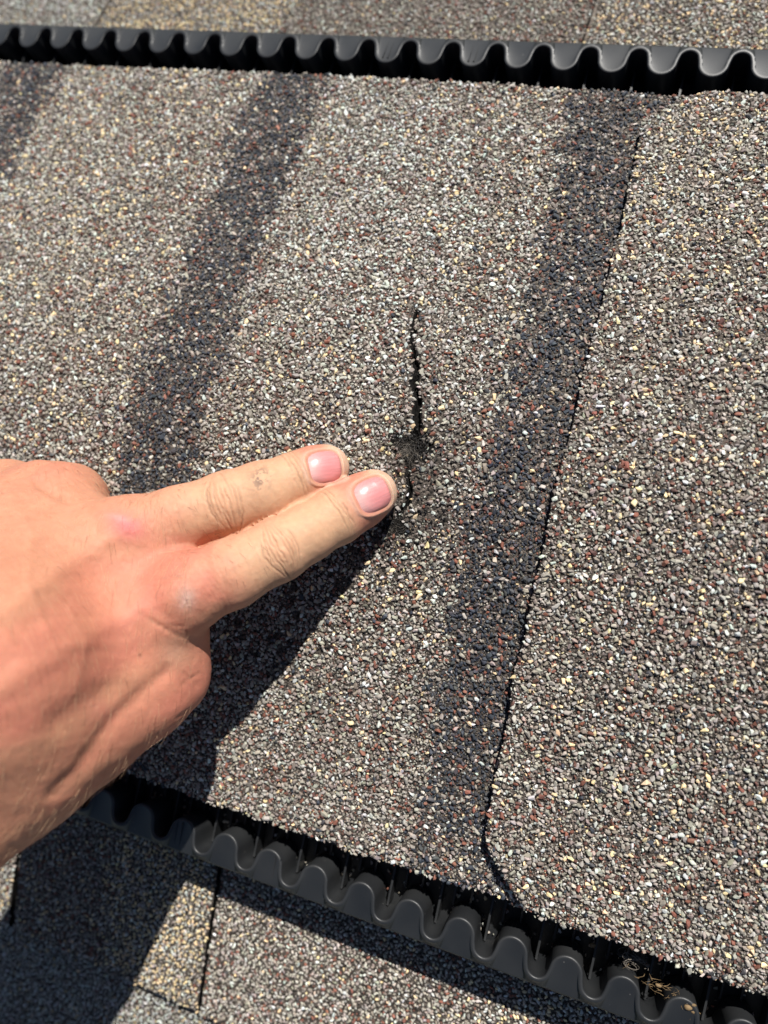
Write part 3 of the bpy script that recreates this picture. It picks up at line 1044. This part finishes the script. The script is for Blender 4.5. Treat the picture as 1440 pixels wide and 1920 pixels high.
ARM2 = [(a0 + np.array([0, -12, -6.]), 18.0), (a0 + ARM_D * 50 + np.array([0, -4, 0.]), 19.0), (a0 + ARM_D * 130, 25.0)]


def sd_cone(P, a_, ra, b_, rb):
    ab = b_ - a_; L2 = ab @ ab
    tt = np.clip(((P - a_) @ ab) / L2, 0, 1)
    q = P - a_ - tt[:, None] * ab
    return np.sqrt((q * q).sum(1)) - (ra + (rb - ra) * tt)


def smin(a_, b_, k):
    h = np.maximum(k - np.abs(a_ - b_), 0) / k
    return np.minimum(a_, b_) - h * h * k * 0.25


def chain(P, nodes, k):
    f = None
    for (p1, r1), (p2, r2) in zip(nodes[:-1], nodes[1:]):
        d = sd_cone(P, p1, r1, p2, r2)
        f = d if f is None else smin(f, d, k)
    return f


def hand_sdf(P):
    P = P.astype(np.float32)
    palm = None
    for mc in META:
        d = chain(P, mc, 3.0); palm = d if palm is None else smin(palm, d, 17.0)
    palm = smin(palm, chain(P, PALM[0], 6.0), 12.0)
    palm = smin(palm, chain(P, PALM[1], 6.0), 10.0)
    palm = smin(palm, chain(P, ARM, 8.0), 18.0)
    palm = smin(palm, chain(P, ARM2, 8.0), 16.0)
    th = chain(P, THB, 5.0)
    palm = smin(palm, th, 12.0)
    palm = smin(palm, chain(P, WEB, 5.0), 12.0)
    palm = smin(palm, chain(P, THB_IN, 4.0), 4.0)
    palm = smin(palm, chain(P, RNG_, 4.0), 7.0)
    palm = smin(palm, chain(P, PNK, 4.0), 8.0)
    fi = smin(palm, chain(P, IDX, 2.6), 6.0)
    fm = smin(palm, chain(P, MID, 2.6), 6.0)
    return smin(smin(fi, fm, 0.9), chain(P, SEAM, 0.5), 1.3)


def grad(P, e=0.25):
    G = np.empty_like(P)
    for k in range(3):
        d = np.zeros(3); d[k] = e
        G[:, k] = hand_sdf(P + d) - hand_sdf(P - d)
    return G / (2 * e)


def surface_net(lo, hi, h):
    xs = np.arange(lo[0], hi[0], h); ys = np.arange(lo[1], hi[1], h); zs = np.arange(lo[2], hi[2], h)
    nx_, ny_, nz_ = len(xs), len(ys), len(zs)
    F = np.empty((nx_, ny_, nz_), np.float32)
    # coarse pass decides which slabs need the exact field
    c4 = 4
    gx_ = xs[::c4] + h * 1.5; gy_ = ys[::c4] + h * 1.5; gz_ = zs[::c4] + h * 1.5
    Pc = np.stack(np.meshgrid(gx_, gy_, gz_, indexing='ij'), -1).astype(np.float32)
    Fc = hand_sdf(Pc.reshape(-1, 3)).reshape(Pc.shape[:3])
    F[:] = np.repeat(np.repeat(np.repeat(Fc, c4, 0), c4, 1), c4, 2)[:nx_, :ny_, :nz_]
    near = np.argwhere(np.abs(F) < 7.5)
    Pn = np.stack([xs[near[:, 0]], ys[near[:, 1]], zs[near[:, 2]]], 1)
    for k0 in range(0, len(Pn), 200000):
        nn_ = near[k0:k0 + 200000]
        F[nn_[:, 0], nn_[:, 1], nn_[:, 2]] = hand_sdf(Pn[k0:k0 + 200000])
    S = F < 0
    C8 = [(i, j, k) for i in (0, 1) for j in (0, 1) for k in (0, 1)]
    sh = lambda A, c: A[c[0]:nx_ - 1 + c[0], c[1]:ny_ - 1 + c[1], c[2]:nz_ - 1 + c[2]]
    cnt = sum(sh(S, c).astype(np.int8) for c in C8)
    act = (cnt > 0) & (cnt < 8)
    ids = -np.ones(act.shape, np.int64)
    I = np.argwhere(act)
    ids[act] = np.arange(len(I))
    acc = np.zeros((len(I), 3)); num = np.zeros(len(I))
    for c1 in C8:
        for ax in range(3):
            if c1[ax]: continue
            c2 = list(c1); c2[ax] = 1
            f1 = F[I[:, 0] + c1[0], I[:, 1] + c1[1], I[:, 2] + c1[2]]; f2 = F[I[:, 0] + c2[0], I[:, 1] + c2[1], I[:, 2] + c2[2]]
            k = (f1 < 0) != (f2 < 0)
            tt = f1[k] / (f1[k] - f2[k])
            p = np.tile(np.array(c1, float), (k.sum(), 1)); p[:, ax] = tt
            acc[k] += p; num[k] += 1
    V = np.array([xs[0], ys[0], zs[0]]) + (I + acc / num[:, None]) * h
    Q = []
    for ax in range(3):
        a1, a2 = (ax + 1) % 3, (ax + 2) % 3
        s1 = [slice(1, -1)] * 3; s1[ax] = slice(0, -1)
        s2 = list(s1); s2[ax] = slice(1, None)
        A = S[tuple(s1)]; B = S[tuple(s2)]
        for flip, msk in ((False, A & ~B), (True, ~A & B)):
            E_ = np.argwhere(msk)
            E_[:, a1] += 1; E_[:, a2] += 1
            q = []
            for d1, d2 in ((0, 0), (-1, 0), (-1, -1), (0, -1)):
                e = E_.copy(); e[:, a1] += d1; e[:, a2] += d2
                q.append(ids[np.minimum(e[:, 0], nx_ - 2), np.minimum(e[:, 1], ny_ - 2), np.minimum(e[:, 2], nz_ - 2)])
            q = np.stack(q, 1)
            Q.append(q[:, ::-1] if flip else q)
    Q = np.vstack(Q); Q = Q[(Q >= 0).all(1)]
    return V, Q


def subdiv(V, Q):
    n_ = len(V)
    E_ = np.stack([Q, np.roll(Q, -1, 1)], 2).reshape(-1, 2)
    Es = np.sort(E_, 1)
    key = Es[:, 0] * n_ + Es[:, 1]
    uk, inv = np.unique(key, return_inverse=True)
    ev = np.stack([uk // n_, uk % n_], 1)
    Vm = V[ev].mean(1); Vc = V[Q].mean(1)
    em = n_ + inv.reshape(-1, 4); c = n_ + len(uk) + np.arange(len(Q))
    out = []
    for k in range(4):
        out.append(np.stack([Q[:, k], em[:, k], c, em[:, (k + 3) % 4]], 1))
    return np.vstack([V, Vm, Vc]), np.vstack(out)


def refine(V, Q, ref):
    n_ = len(V)
    E_ = np.sort(np.stack([Q[ref], np.roll(Q[ref], -1, 1)], 2).reshape(-1, 2), 1)
    key = E_[:, 0] * n_ + E_[:, 1]
    uk, inv = np.unique(key, return_inverse=True)
    Vm = V[np.stack([uk // n_, uk % n_], 1)].mean(1); Vc = V[Q[ref]].mean(1)
    em = n_ + inv.reshape(-1, 4); c = n_ + len(uk) + np.arange(int(ref.sum()))
    q1 = np.vstack([np.stack([Q[ref][:, k], em[:, k], c, em[:, (k + 3) % 4]], 1) for k in range(4)])
    R_ = Q[~ref]
    Er = np.sort(np.stack([R_, np.roll(R_, -1, 1)], 2), 2)
    kr = Er[..., 0] * n_ + Er[..., 1]
    pos = np.searchsorted(uk, kr).clip(0, len(uk) - 1)
    has = uk[pos] == kr
    rim = has.any(1)
    tris = []
    for q, h_, p_ in zip(R_[rim], has[rim], pos[rim]):
        poly = []
        for k in range(4):
            poly.append(q[k])
            if h_[k]: poly.append(n_ + p_[k])
        st = next(i for i, v_ in enumerate(poly) if v_ >= n_)
        poly = poly[st:] + poly[:st]
        for k in range(1, len(poly) - 1): tris.append((poly[0], poly[k], poly[k + 1]))
    return np.vstack([V, Vm, Vc]), np.vstack([R_[~rim], q1]), np.array(tris)


V, Q = surface_net((-202, -214, 16), (12, 30, 204), 1.25)
V = V.astype(np.float64)
V, Q = subdiv(V, Q)
# a finer skin on the two pointing fingers, for their creases
cQ = V[Q].mean(1)
dI = np.minimum(chain(cQ, IDX, 0.01), chain(cQ, MID, 0.01))
s1_ = (cQ - IDX[1][0]) @ (IDX[2][0] - IDX[1][0]) / np.linalg.norm(IDX[2][0] - IDX[1][0])
ref = (dI < 1.6) & (s1_ > -16) & (((cQ - CAM_C) @ np.array([0, 0, 1.0])) < 0)
V, Q, TRI = refine(V, Q, ref)
for _ in range(2):
    G = grad(V); V = V - np.clip(hand_sdf(V) / np.maximum((G * G).sum(1), .3), -.35, .35)[:, None] * G
E2 = np.unique(np.sort(np.vstack([np.stack([Q, np.roll(Q, -1, 1)], 2).reshape(-1, 2), np.stack([TRI, np.roll(TRI, -1, 1)], 2).reshape(-1, 2)]), 1), axis=0)
seam_w = (np.abs(chain(V, IDX, 0.01) - chain(V, MID, 0.01)) < 1.6) & (np.minimum(chain(V, IDX, 0.01), chain(V, MID, 0.01)) < 2.5)
for _ in range(10):
    A_ = np.zeros_like(V); n_c = np.zeros(len(V))
    for a_, b_ in ((0, 1), (1, 0)):
        for k in range(3): A_[:, k] += np.bincount(E2[:, a_], V[E2[:, b_], k], len(V))
        n_c += np.bincount(E2[:, a_], minlength=len(V))
    V[seam_w] = (0.5 * V + 0.5 * A_ / np.maximum(n_c, 1)[:, None])[seam_w]
NRM = grad(V); NRM /= np.linalg.norm(NRM, axis=1)[:, None] + 1e-9

PX, PY = to_px(V)
front = ((V - CAM_C) * NRM).sum(1) < 0          # the side turned up

disp = np.zeros(len(V))
# pigments (linear)
BACK = np.array([0.56, 0.225, 0.142]); FING = np.array([0.60, 0.36, 0.215]); RED = np.array([0.54, 0.16, 0.115])
PALE = np.array([0.66, 0.44, 0.32]); DARKC = np.array([0.28, 0.15, 0.09])
col = np.tile(BACK, (len(V), 1))


def mix(col, c, w):
    return col * (1 - w[:, None]) + np.asarray(c) * w[:, None]


def finger_coords(nodes):
    pts = np.array([n_[0] for n_ in nodes]); s0 = np.concatenate([[0], np.cumsum(np.linalg.norm(np.diff(pts, axis=0), axis=1))])
    best = np.full(len(V), 1e9); S_ = np.zeros(len(V)); Tt = np.zeros(len(V)); D = np.zeros(len(V))
    for i in range(len(pts) - 1):
        ab = pts[i + 1] - pts[i]; L_ = np.linalg.norm(ab); d = ab / L_
        tt = ((V - pts[i]) @ d); tc_ = np.clip(tt, 0, L_) if i < len(pts) - 2 else np.clip(tt, 0, None)
        q = V - pts[i] - np.clip(tt, 0, L_)[:, None] * d
        dist = np.linalg.norm(q, axis=1)
        up = CAM_M[:, 2] - (CAM_M[:, 2] @ d) * d; up /= np.linalg.norm(up); sd_ = np.cross(d, up)
        k = dist < best
        best[k] = dist[k]; S_[k] = s0[i] + tc_[k]; Tt[k] = (q @ sd_)[k]; D[k] = (q @ up)[k]
    return S_, Tt, D, best, s0


def wrinkles(S_, Tt, D, on, sc_, offs, conv, amp, sg, seed):
    """creases across the finger"""
    out = np.zeros(len(S_))
    for n_, o_ in enumerate(offs):
        r_ = np.random.default_rng(seed * 31 + n_)
        wob = (fbm(Tt / 2.6 + seed * 9, np.full_like(Tt, n_ * 3.7), seed) - .5) * 1.15
        line = sc_ + o_ * (1 - conv * (Tt / 9.0) ** 2) + wob + r_.normal(0, .12)
        wdt = r_.uniform(3.2, 8.4); cen = r_.normal(0, 1.8)
        msk = np.exp(-((Tt - cen) / wdt) ** 4) * sstep(.15, .40, fbm(Tt / 2.6 + n_ * 5, np.full_like(Tt, seed * 2.3), seed + 5)) * on * (D > -1)
        out = np.maximum(out, r_.uniform(.55, 1.0) * msk * np.exp(-((S_ - line) / sg) ** 2))
    return out * amp


fl = {}
for nm, nodes, other in (('i', IDX, MID), ('m', MID, IDX)):
    S_, Tt, D, dist, s0 = finger_coords(nodes)
    on = sstep(3.6, 1.5, dist - np.interp(S_, s0, [n_[1] for n_ in nodes]))
    on *= (hand_sdf(V) < 1)
    fl[nm] = (S_, Tt, D, on, s0)

own = fl['i'][3] > fl['m'][3]
# decide which finger owns a vertex by the nearer axis
Si, Ti, Di, oi, s0i = fl['i']; Sm, Tm, Dm, om, s0m = fl['m']
chi = chain(V, IDX, 0.01); chm = chain(V, MID, 0.01)
own_i = (chi < chm).astype(float)
oi = oi * own_i; om = om * (1 - own_i)

for (S_, Tt, D, on, s0, sd_) in ((Si, Ti, Di, oi, s0i, 3), (Sm, Tm, Dm, om, s0m, 8)):
    pip, dip, tip = s0[2], s0[4], s0[-1]
    base = sstep(s0[1] - 14, s0[1] + 12, S_ + 8 * (fbm(V[:, 0] / 7, V[:, 1] / 7, 63) - .5)) * on
    col = mix(col, FING, base * 0.92)
    # redder last joint
    red = sstep(dip - 1, dip + 6, S_) * on * sstep(tip + 4.5, tip - 1.5, S_)
    col = mix(col, RED, red * 0.6)
    col = mix(col, PALE, sstep(tip - 1.0, tip + 5, S_) * on * 0.75)
    # flanks warmer
    col = mix(col, RED, base * np.clip((np.abs(Tt) - 5) / 5, 0, 1) * 0.22)
    w1 = wrinkles(S_, Tt, D, on, pip - 0.3, [-5.6, -4.3, -3.1, -2.0, -0.8, 0.9, 2.2, 3.4, 4.7], 0.62, 1.0, 0.34, sd_)
    w2 = wrinkles(S_, Tt, D, on, dip + 0.2, [-2.2, -0.9, 0.35, 1.6], 0.15, 0.8, 0.32, sd_ + 1)
    w3 = wrinkles(S_, Tt, D, on, s0[1] + 4, [-6, -3, 1, 4.5], -0.2, 0.25, 0.4, sd_ + 2)
    ww = w1 + w2 + w3
    disp -= 0.40 * ww
    # little pad of loose skin on the joint
    disp += 0.55 * np.exp(-(((S_ - pip) / 3.4) ** 2 + (Tt / 4.2) ** 2)) * on * (D > 0)
    disp -= 0.45 * np.exp(-(((S_ - pip + 0.4) / 1.1) ** 2 + ((Tt + 0.6) / 1.7) ** 2)) * on * (D > 0)
    col = mix(col, DARKC, np.clip(ww * 0.6, 0, .7))
    col = mix(col, [0.66, 0.36, 0.22], np.exp(-(((S_ - pip) / 4.5) ** 2 + (Tt / 6.0) ** 2)) * on * .5)
    # hyponychium tint and fine lines
    disp += (fbm(S_ * 1.1, Tt * 0.45, sd_ + 20) - .5) * 0.10 * on

# blotchy back of the hand
bl = fbm(V[:, 0] / 14, V[:, 1] / 14 + V[:, 2] / 30, 70)
backm = 1 - np.clip(sstep(s0i[1] - 6, s0i[1] + 8, Si) * oi + sstep(s0m[1] - 6, s0m[1] + 8, Sm) * om, 0, 1)
col = mix(col, [0.57, 0.265, 0.160], backm * sstep(.42, .68, bl) * 0.8)
col = mix(col, [0.53, 0.185, 0.125], backm * sstep(.42, .25, bl) * 0.65)
bl2 = fbm(V[:, 0] / 4 + 7, V[:, 1] / 4, 75)
col *= (1 + (bl2 - .5) * 0.14 * (0.4 + 0.6 * backm))[:, None]


def spot(px, py, rx, ry, ang=0.0):
    c, s_ = math.cos(ang), math.sin(ang)
    dx, dy = PX - px, PY - py
    return np.exp(-(((dx * c + dy * s_) / rx) ** 2 + ((-dx * s_ + dy * c) / ry) ** 2)) * front


def bump(px, py, rx, ry, ang, h): 
    global disp
    disp += h * spot(px, py, rx, ry, ang)


def crease(pts, wpx, h, dark=0.0):
    """soft furrow or ridge along a polyline on the back of the hand"""
    global disp, col
    d = np.full(len(V), 1e9)
    for (x0_, y0_), (x1_, y1_) in zip(pts[:-1], pts[1:]):
        ab = np.array([x1_ - x0_, y1_ - y0_]); L2 = ab @ ab
        tt = np.clip(((PX - x0_) * ab[0] + (PY - y0_) * ab[1]) / L2, 0, 1)
        d = np.minimum(d, np.hypot(PX - x0_ - tt * ab[0], PY - y0_ - tt * ab[1]))
    g_ = np.exp(-(d / wpx) ** 2) * front
    disp += h * g_
    if dark: col = mix(col, DARKC, g_ * dark)


# knuckles: middle knuckle with a pink healed graze, index knuckle with a greyish one
bump(232, 990, 38, 28, 0.25, 1.0)
col = mix(col, [0.60, 0.15, 0.15], spot(240, 988, 34, 23, 0.3) * sstep(.25, .6, fbm(V[:, 0] / 3, V[:, 1] / 3, 83) + .15) * .85)
col = mix(col, [0.70, 0.32, 0.30], spot(224, 974, 22, 7, 0.25) * .5)
nz = fbm(V[:, 0] / 1.0, V[:, 1] / 1.0, 80)
disp += (nz - .5) * 0.9 * spot(232, 984, 26, 14, 0.3)
bump(335, 1105, 42, 34, 0.5, 1.4)
col = mix(col, [0.52, 0.34, 0.28], spot(350, 1122, 17, 21, 0.2) * .8)
col = mix(col, [0.74, 0.46, 0.38], spot(347, 1127, 9, 12, 0.2) * sstep(.5, .62, nz) * .8)
disp += (nz - .5) * 0.7 * spot(350, 1122, 15, 18, 0.2)
crease([(290, 1093), (315, 1085), (345, 1083)], 4, -0.35, .10)
crease([(285, 1101), (320, 1096)], 4, -0.25, .05)
for k_ in range(5):
    crease([(262 + 12 * k_, 1150 + 8 * k_), (300 + 10 * k_, 1172 + 6 * k_), (345 + 6 * k_, 1175 + 9 * k_)], 3.0, -0.16, .08)
# extensor tendons and veins
crease([(300, 1125), (180, 1185), (60, 1250), (-60, 1330)], 24, 0.6)
crease([(200, 1012), (100, 1080), (0, 1150), (-80, 1210)], 18, 0.8)
crease([(225, 1075), (140, 1120), (40, 1185)], 22, -0.35)
crease([(118, 1000), (50, 1040), (-30, 1100)], 20, -0.3)
crease([(70, 905), (100, 925), (128, 935)], 9, -1.0, .06)
crease([(312, 1262), (262, 1305), (219, 1345), (180, 1395), (148, 1444), (100, 1490)], 15, -0.95)
crease([(198, 1295), (160, 1320), (105, 1352)], 22, -0.7)
crease([(355, 1310), (300, 1350), (240, 1398), (170, 1450)], 20, 0.5)
crease([(20, 930), (60, 1000), (50, 1100), (90, 1180)], 9, 0.22)
crease([(130, 1140), (160, 1210), (140, 1300)], 8, 0.2)
for p_, q_ in (((128, 905), (140, 912)), ((345, 1262), (372, 1285)), ((330, 1345), (352, 1330)), ((340, 1285), (375, 1262))):
    crease([p_, q_], 3, -0.2, .08)
for k_ in range(5):
    crease([(352 + 6 * k_, 1228 + 2 * k_), (362 + 5 * k_, 1262), (366 + 4 * k_, 1292 - 2 * k_)], 2.2, -0.12, .06)
col = mix(col, [0.60, 0.20, 0.15], spot(190, 1335, 34, 24, .3) * .4)
col = mix(col, [0.62, 0.42, 0.28], spot(330, 1225, 30, 26, .3) * .35)
col = mix(col, [0.12, 0.05, 0.035], spot(262, 1227, 3.2, 3.2) * .6)
# speck of dirt on the middle finger
dn = fbm(V[:, 0] / 0.8, V[:, 1] / 0.8, 90)
col = mix(col, [0.10, 0.06, 0.045], spot(489, 897, 17, 22, .3) * sstep(.47, .6, dn) * .75)
col = mix(col, DARKC, spot(447, 962, 9, 9) * sstep(.4, .55, dn) * .45)
col = mix(col, [0.50, 0.22, 0.12], spot(700, 892, 26, 5, -.25) * .55)
# fine long wrinkles that follow the skin of the back
u_ = (V[:, 0] * 0.5 + V[:, 1] - V[:, 2] * .8); v_ = (V[:, 0] - 0.5 * V[:, 1] + V[:, 2] * .8)
disp += (fbm(u_ / 0.9, v_ / 4.5, 95) - .5) * 0.13 * backm
disp += (fbm(v_ / 1.1, u_ / 3.5, 96) - .5) * 0.11 * backm
col *= (1 + (fbm(V[:, 0] / 1.3, V[:, 1] / 1.3, 99) - .5) * 0.16)[:, None]
disp += (fbm(V[:, 0] / 6, V[:, 1] / 6, 97) - .5) * 0.5 * backm

# nails: where they lie
NAILS = []
for nm, (cx_, cy_), (ax_, ay_), L_, W_ in (('i', (702, 927), (0.86, -0.34), 5.9, 5.3), ('m', (612, 874), (0.93, -0.16), 5.7, 5.2)):
    z_ = 44.0
    c0 = at(cx_, cy_, z_)
    ray_ = c0 - CAM_C; ray_ /= np.linalg.norm(ray_)
    p = CAM_C + ray_ * 150.0
    for _ in range(80): p = p + ray_ * float(hand_sdf(p[None])[0]) * 0.9
    a1 = at(cx_ + ax_ * 20, cy_ + ay_ * 20, p[2]) - at(cx_, cy_, p[2]); 
    nn = grad(p[None])[0]; nn /= np.linalg.norm(nn)
    nodes = IDX if nm == 'i' else MID
    fd = nodes[-1][0] - nodes[-3][0]; fd /= np.linalg.norm(fd)
    a1 = a1 / np.linalg.norm(a1) * 0.75 + fd * 0.25
    a1 -= (a1 @ nn) * nn; a1 /= np.linalg.norm(a1)
    b1 = np.cross(nn, a1)
    NAILS.append((p, a1, b1, nn, L_, W_))
    q = V - p
    u, v, w = q @ a1, q @ b1, q @ nn
    on = (np.abs(w) < 6) & (u > -12) & (u < 12)
    ul = np.where(u < 0, np.abs(u / L_) ** 2.4, np.abs(u / L_) ** 3.4); r_ = (ul + np.abs(v / W_) ** 3.4) ** (1 / 3.0)
    inn = sstep(1.06, .96, r_) * on
    disp -= 0.25 * inn
    rim = np.exp(-((r_ - 1.14) / 0.085) ** 2) * on
    disp += rim * 0.42
    col = mix(col, [0.70, 0.26, 0.22], inn * .8)
    col = mix(col, [0.36, 0.20, 0.13], np.exp(-((r_ - 1.03) / 0.035) ** 2) * on * .4)
    col = mix(col, [0.72, 0.50, 0.38], np.exp(-((r_ - 1.2) / 0.09) ** 2) * on * .45)

disp *= sstep(0.15, 1.3, np.abs(chi - chm)) * (np.minimum(chi, chm) < 2.5) + (np.minimum(chi, chm) >= 2.5)
V2 = V + NRM * disp[:, None]
hand = empty('hand', (-60, -60, 60))
tag(hand, 'bare sunlit hand from the left with two extended fingers pressed beside the crack', 'hand')
HO = np.array([-60., -60., 60.])
print('hand faces', len(Q), len(TRI))
ho = mesh('skin', V2 - HO, (Q, TRI), m_skin, hand, True, attrs={'pigment': np.clip(col, 0.005, .9)})

for (p, a1, b1, nn, L_, W_) in NAILS:
    nu, nv = 34, 30
    us = np.linspace(-1, 1, nu); vs = np.linspace(-1, 1, nv)
    U, Vv = np.meshgrid(us, vs, indexing='ij')
    # square to superellipse
    r_ = (np.where(U < 0, np.abs(U) ** 2.4, np.abs(U) ** 3.4) + np.abs(Vv) ** 3.4) ** (1 / 3.0)
    m_ = np.maximum(np.abs(U), np.abs(Vv)); k_ = np.where(r_ > 1e-6, m_ / np.maximum(r_, 1e-6), 1)
    Us, Vs = U * k_ * L_ * 1.02, Vv * k_ * W_ * 1.02
    pts = p + Us.ravel()[:, None] * a1 + Vs.ravel()[:, None] * b1 + 7 * nn
    for _ in range(60): pts = pts - nn * (hand_sdf(pts) * 0.8)[:, None]
    hgt = 0.36 - 0.72 * m_.ravel() ** 7 + 0.12 * (Us.ravel() / L_)
    arc = -0.0 * Vs.ravel() ** 2
    pts = pts + nn * (hgt + arc)[:, None] + a1 * 0.0
    i_ = np.arange(nu - 1)[:, None] * nv + np.arange(nv - 1)[None]
    i_ = i_.ravel()
    f_ = np.column_stack([i_, i_ + nv, i_ + nv + 1, i_ + 1])
    nc = np.tile([0.66, 0.25, 0.245], (len(pts), 1))
    un = (Us / L_).ravel(); vn = (Vs / W_).ravel()
    lun_shine = np.exp(-(((un + 1.0) / .34) ** 2 + (vn / .75) ** 2))
    nc = mix(nc, [0.76, 0.60, 0.54], lun_shine * .9)  # pale lunula, strengthened to paint in the whitish highlight near the cuticle
    dirt_ = sstep(.80, .97, np.maximum(np.abs(un), np.abs(vn))) * sstep(-.3, .6, un - vn * .6)
    nc = mix(nc, [0.68, 0.36, 0.34], sstep(.2, -.8, un) * .6)  # cuticle half lightened in the colour, part of the painted highlight
    edge = sstep(.90, .985, un + 0.02 * vn * vn)
    nc = mix(nc, [0.62, 0.48, 0.36], edge * .8)
    nc = nc * (1 + (vnoise(vn * 16, un * 1.3, 5)[:, None] - .5) * .22)
    nc = mix(nc, [0.22, 0.12, 0.08], dirt_ * .55)
    o = mesh('fingernail', pts - HO, f_, m_nail, hand, True, attrs={'pigment': nc})

# body hair: fine and pale on the back, a few dark ones on the first joints
vis = np.where(front & (PX > -40) & (backm > .8) & (PX < 360))[0]
Lh = []
pick = rng.choice(vis, 860, replace=False)
for i in pick:
    p = V2[i]; n_ = NRM[i]
    dr = np.array([0.35, -1.0, 0.0]) + rng.normal(0, .22, 3); dr -= (dr @ n_) * n_; dr /= np.linalg.norm(dr)
    ln = rng.uniform(3.0, 7.5); L_ = []
    for k in range(5):
        s_ = k / 4
        L_.append(p + dr * ln * s_ + n_ * (0.05 + 0.9 * math.sin(s_ * 2.2) * 0.5) - HO)
    Lh.append(L_)
o = tubes('fine_hair', Lh[:760], np.full(760, 0.032), m_hair, hand, 3); tag(o, kind='stuff')
vis = np.where(front & ((np.abs(Si - s0i[1] - 5) < 7) & (oi > .9) & (Di > 3) | (np.abs(Sm - s0m[1] - 5) < 7) & (om > .9) & (Dm > 3)))[0]
Lk = []
for i in rng.choice(vis, 46, replace=False):
    p = V2[i]; n_ = NRM[i]
    dr = np.array([0.75, -0.75, 0.0]) + rng.normal(0, .3, 3); dr -= (dr @ n_) * n_; dr /= np.linalg.norm(dr)
    ln = rng.uniform(1.5, 4.0)
    Lk.append([p + dr * ln * k / 4 + n_ * (0.05 + 0.35 * math.sin(k / 4 * 2.2)) - HO for k in range(5)])
o = tubes('dark_hair', Lk + Lh[760:], np.full(len(Lk) + 100, 0.034), m_hair_d, hand, 3); tag(o, kind='stuff')
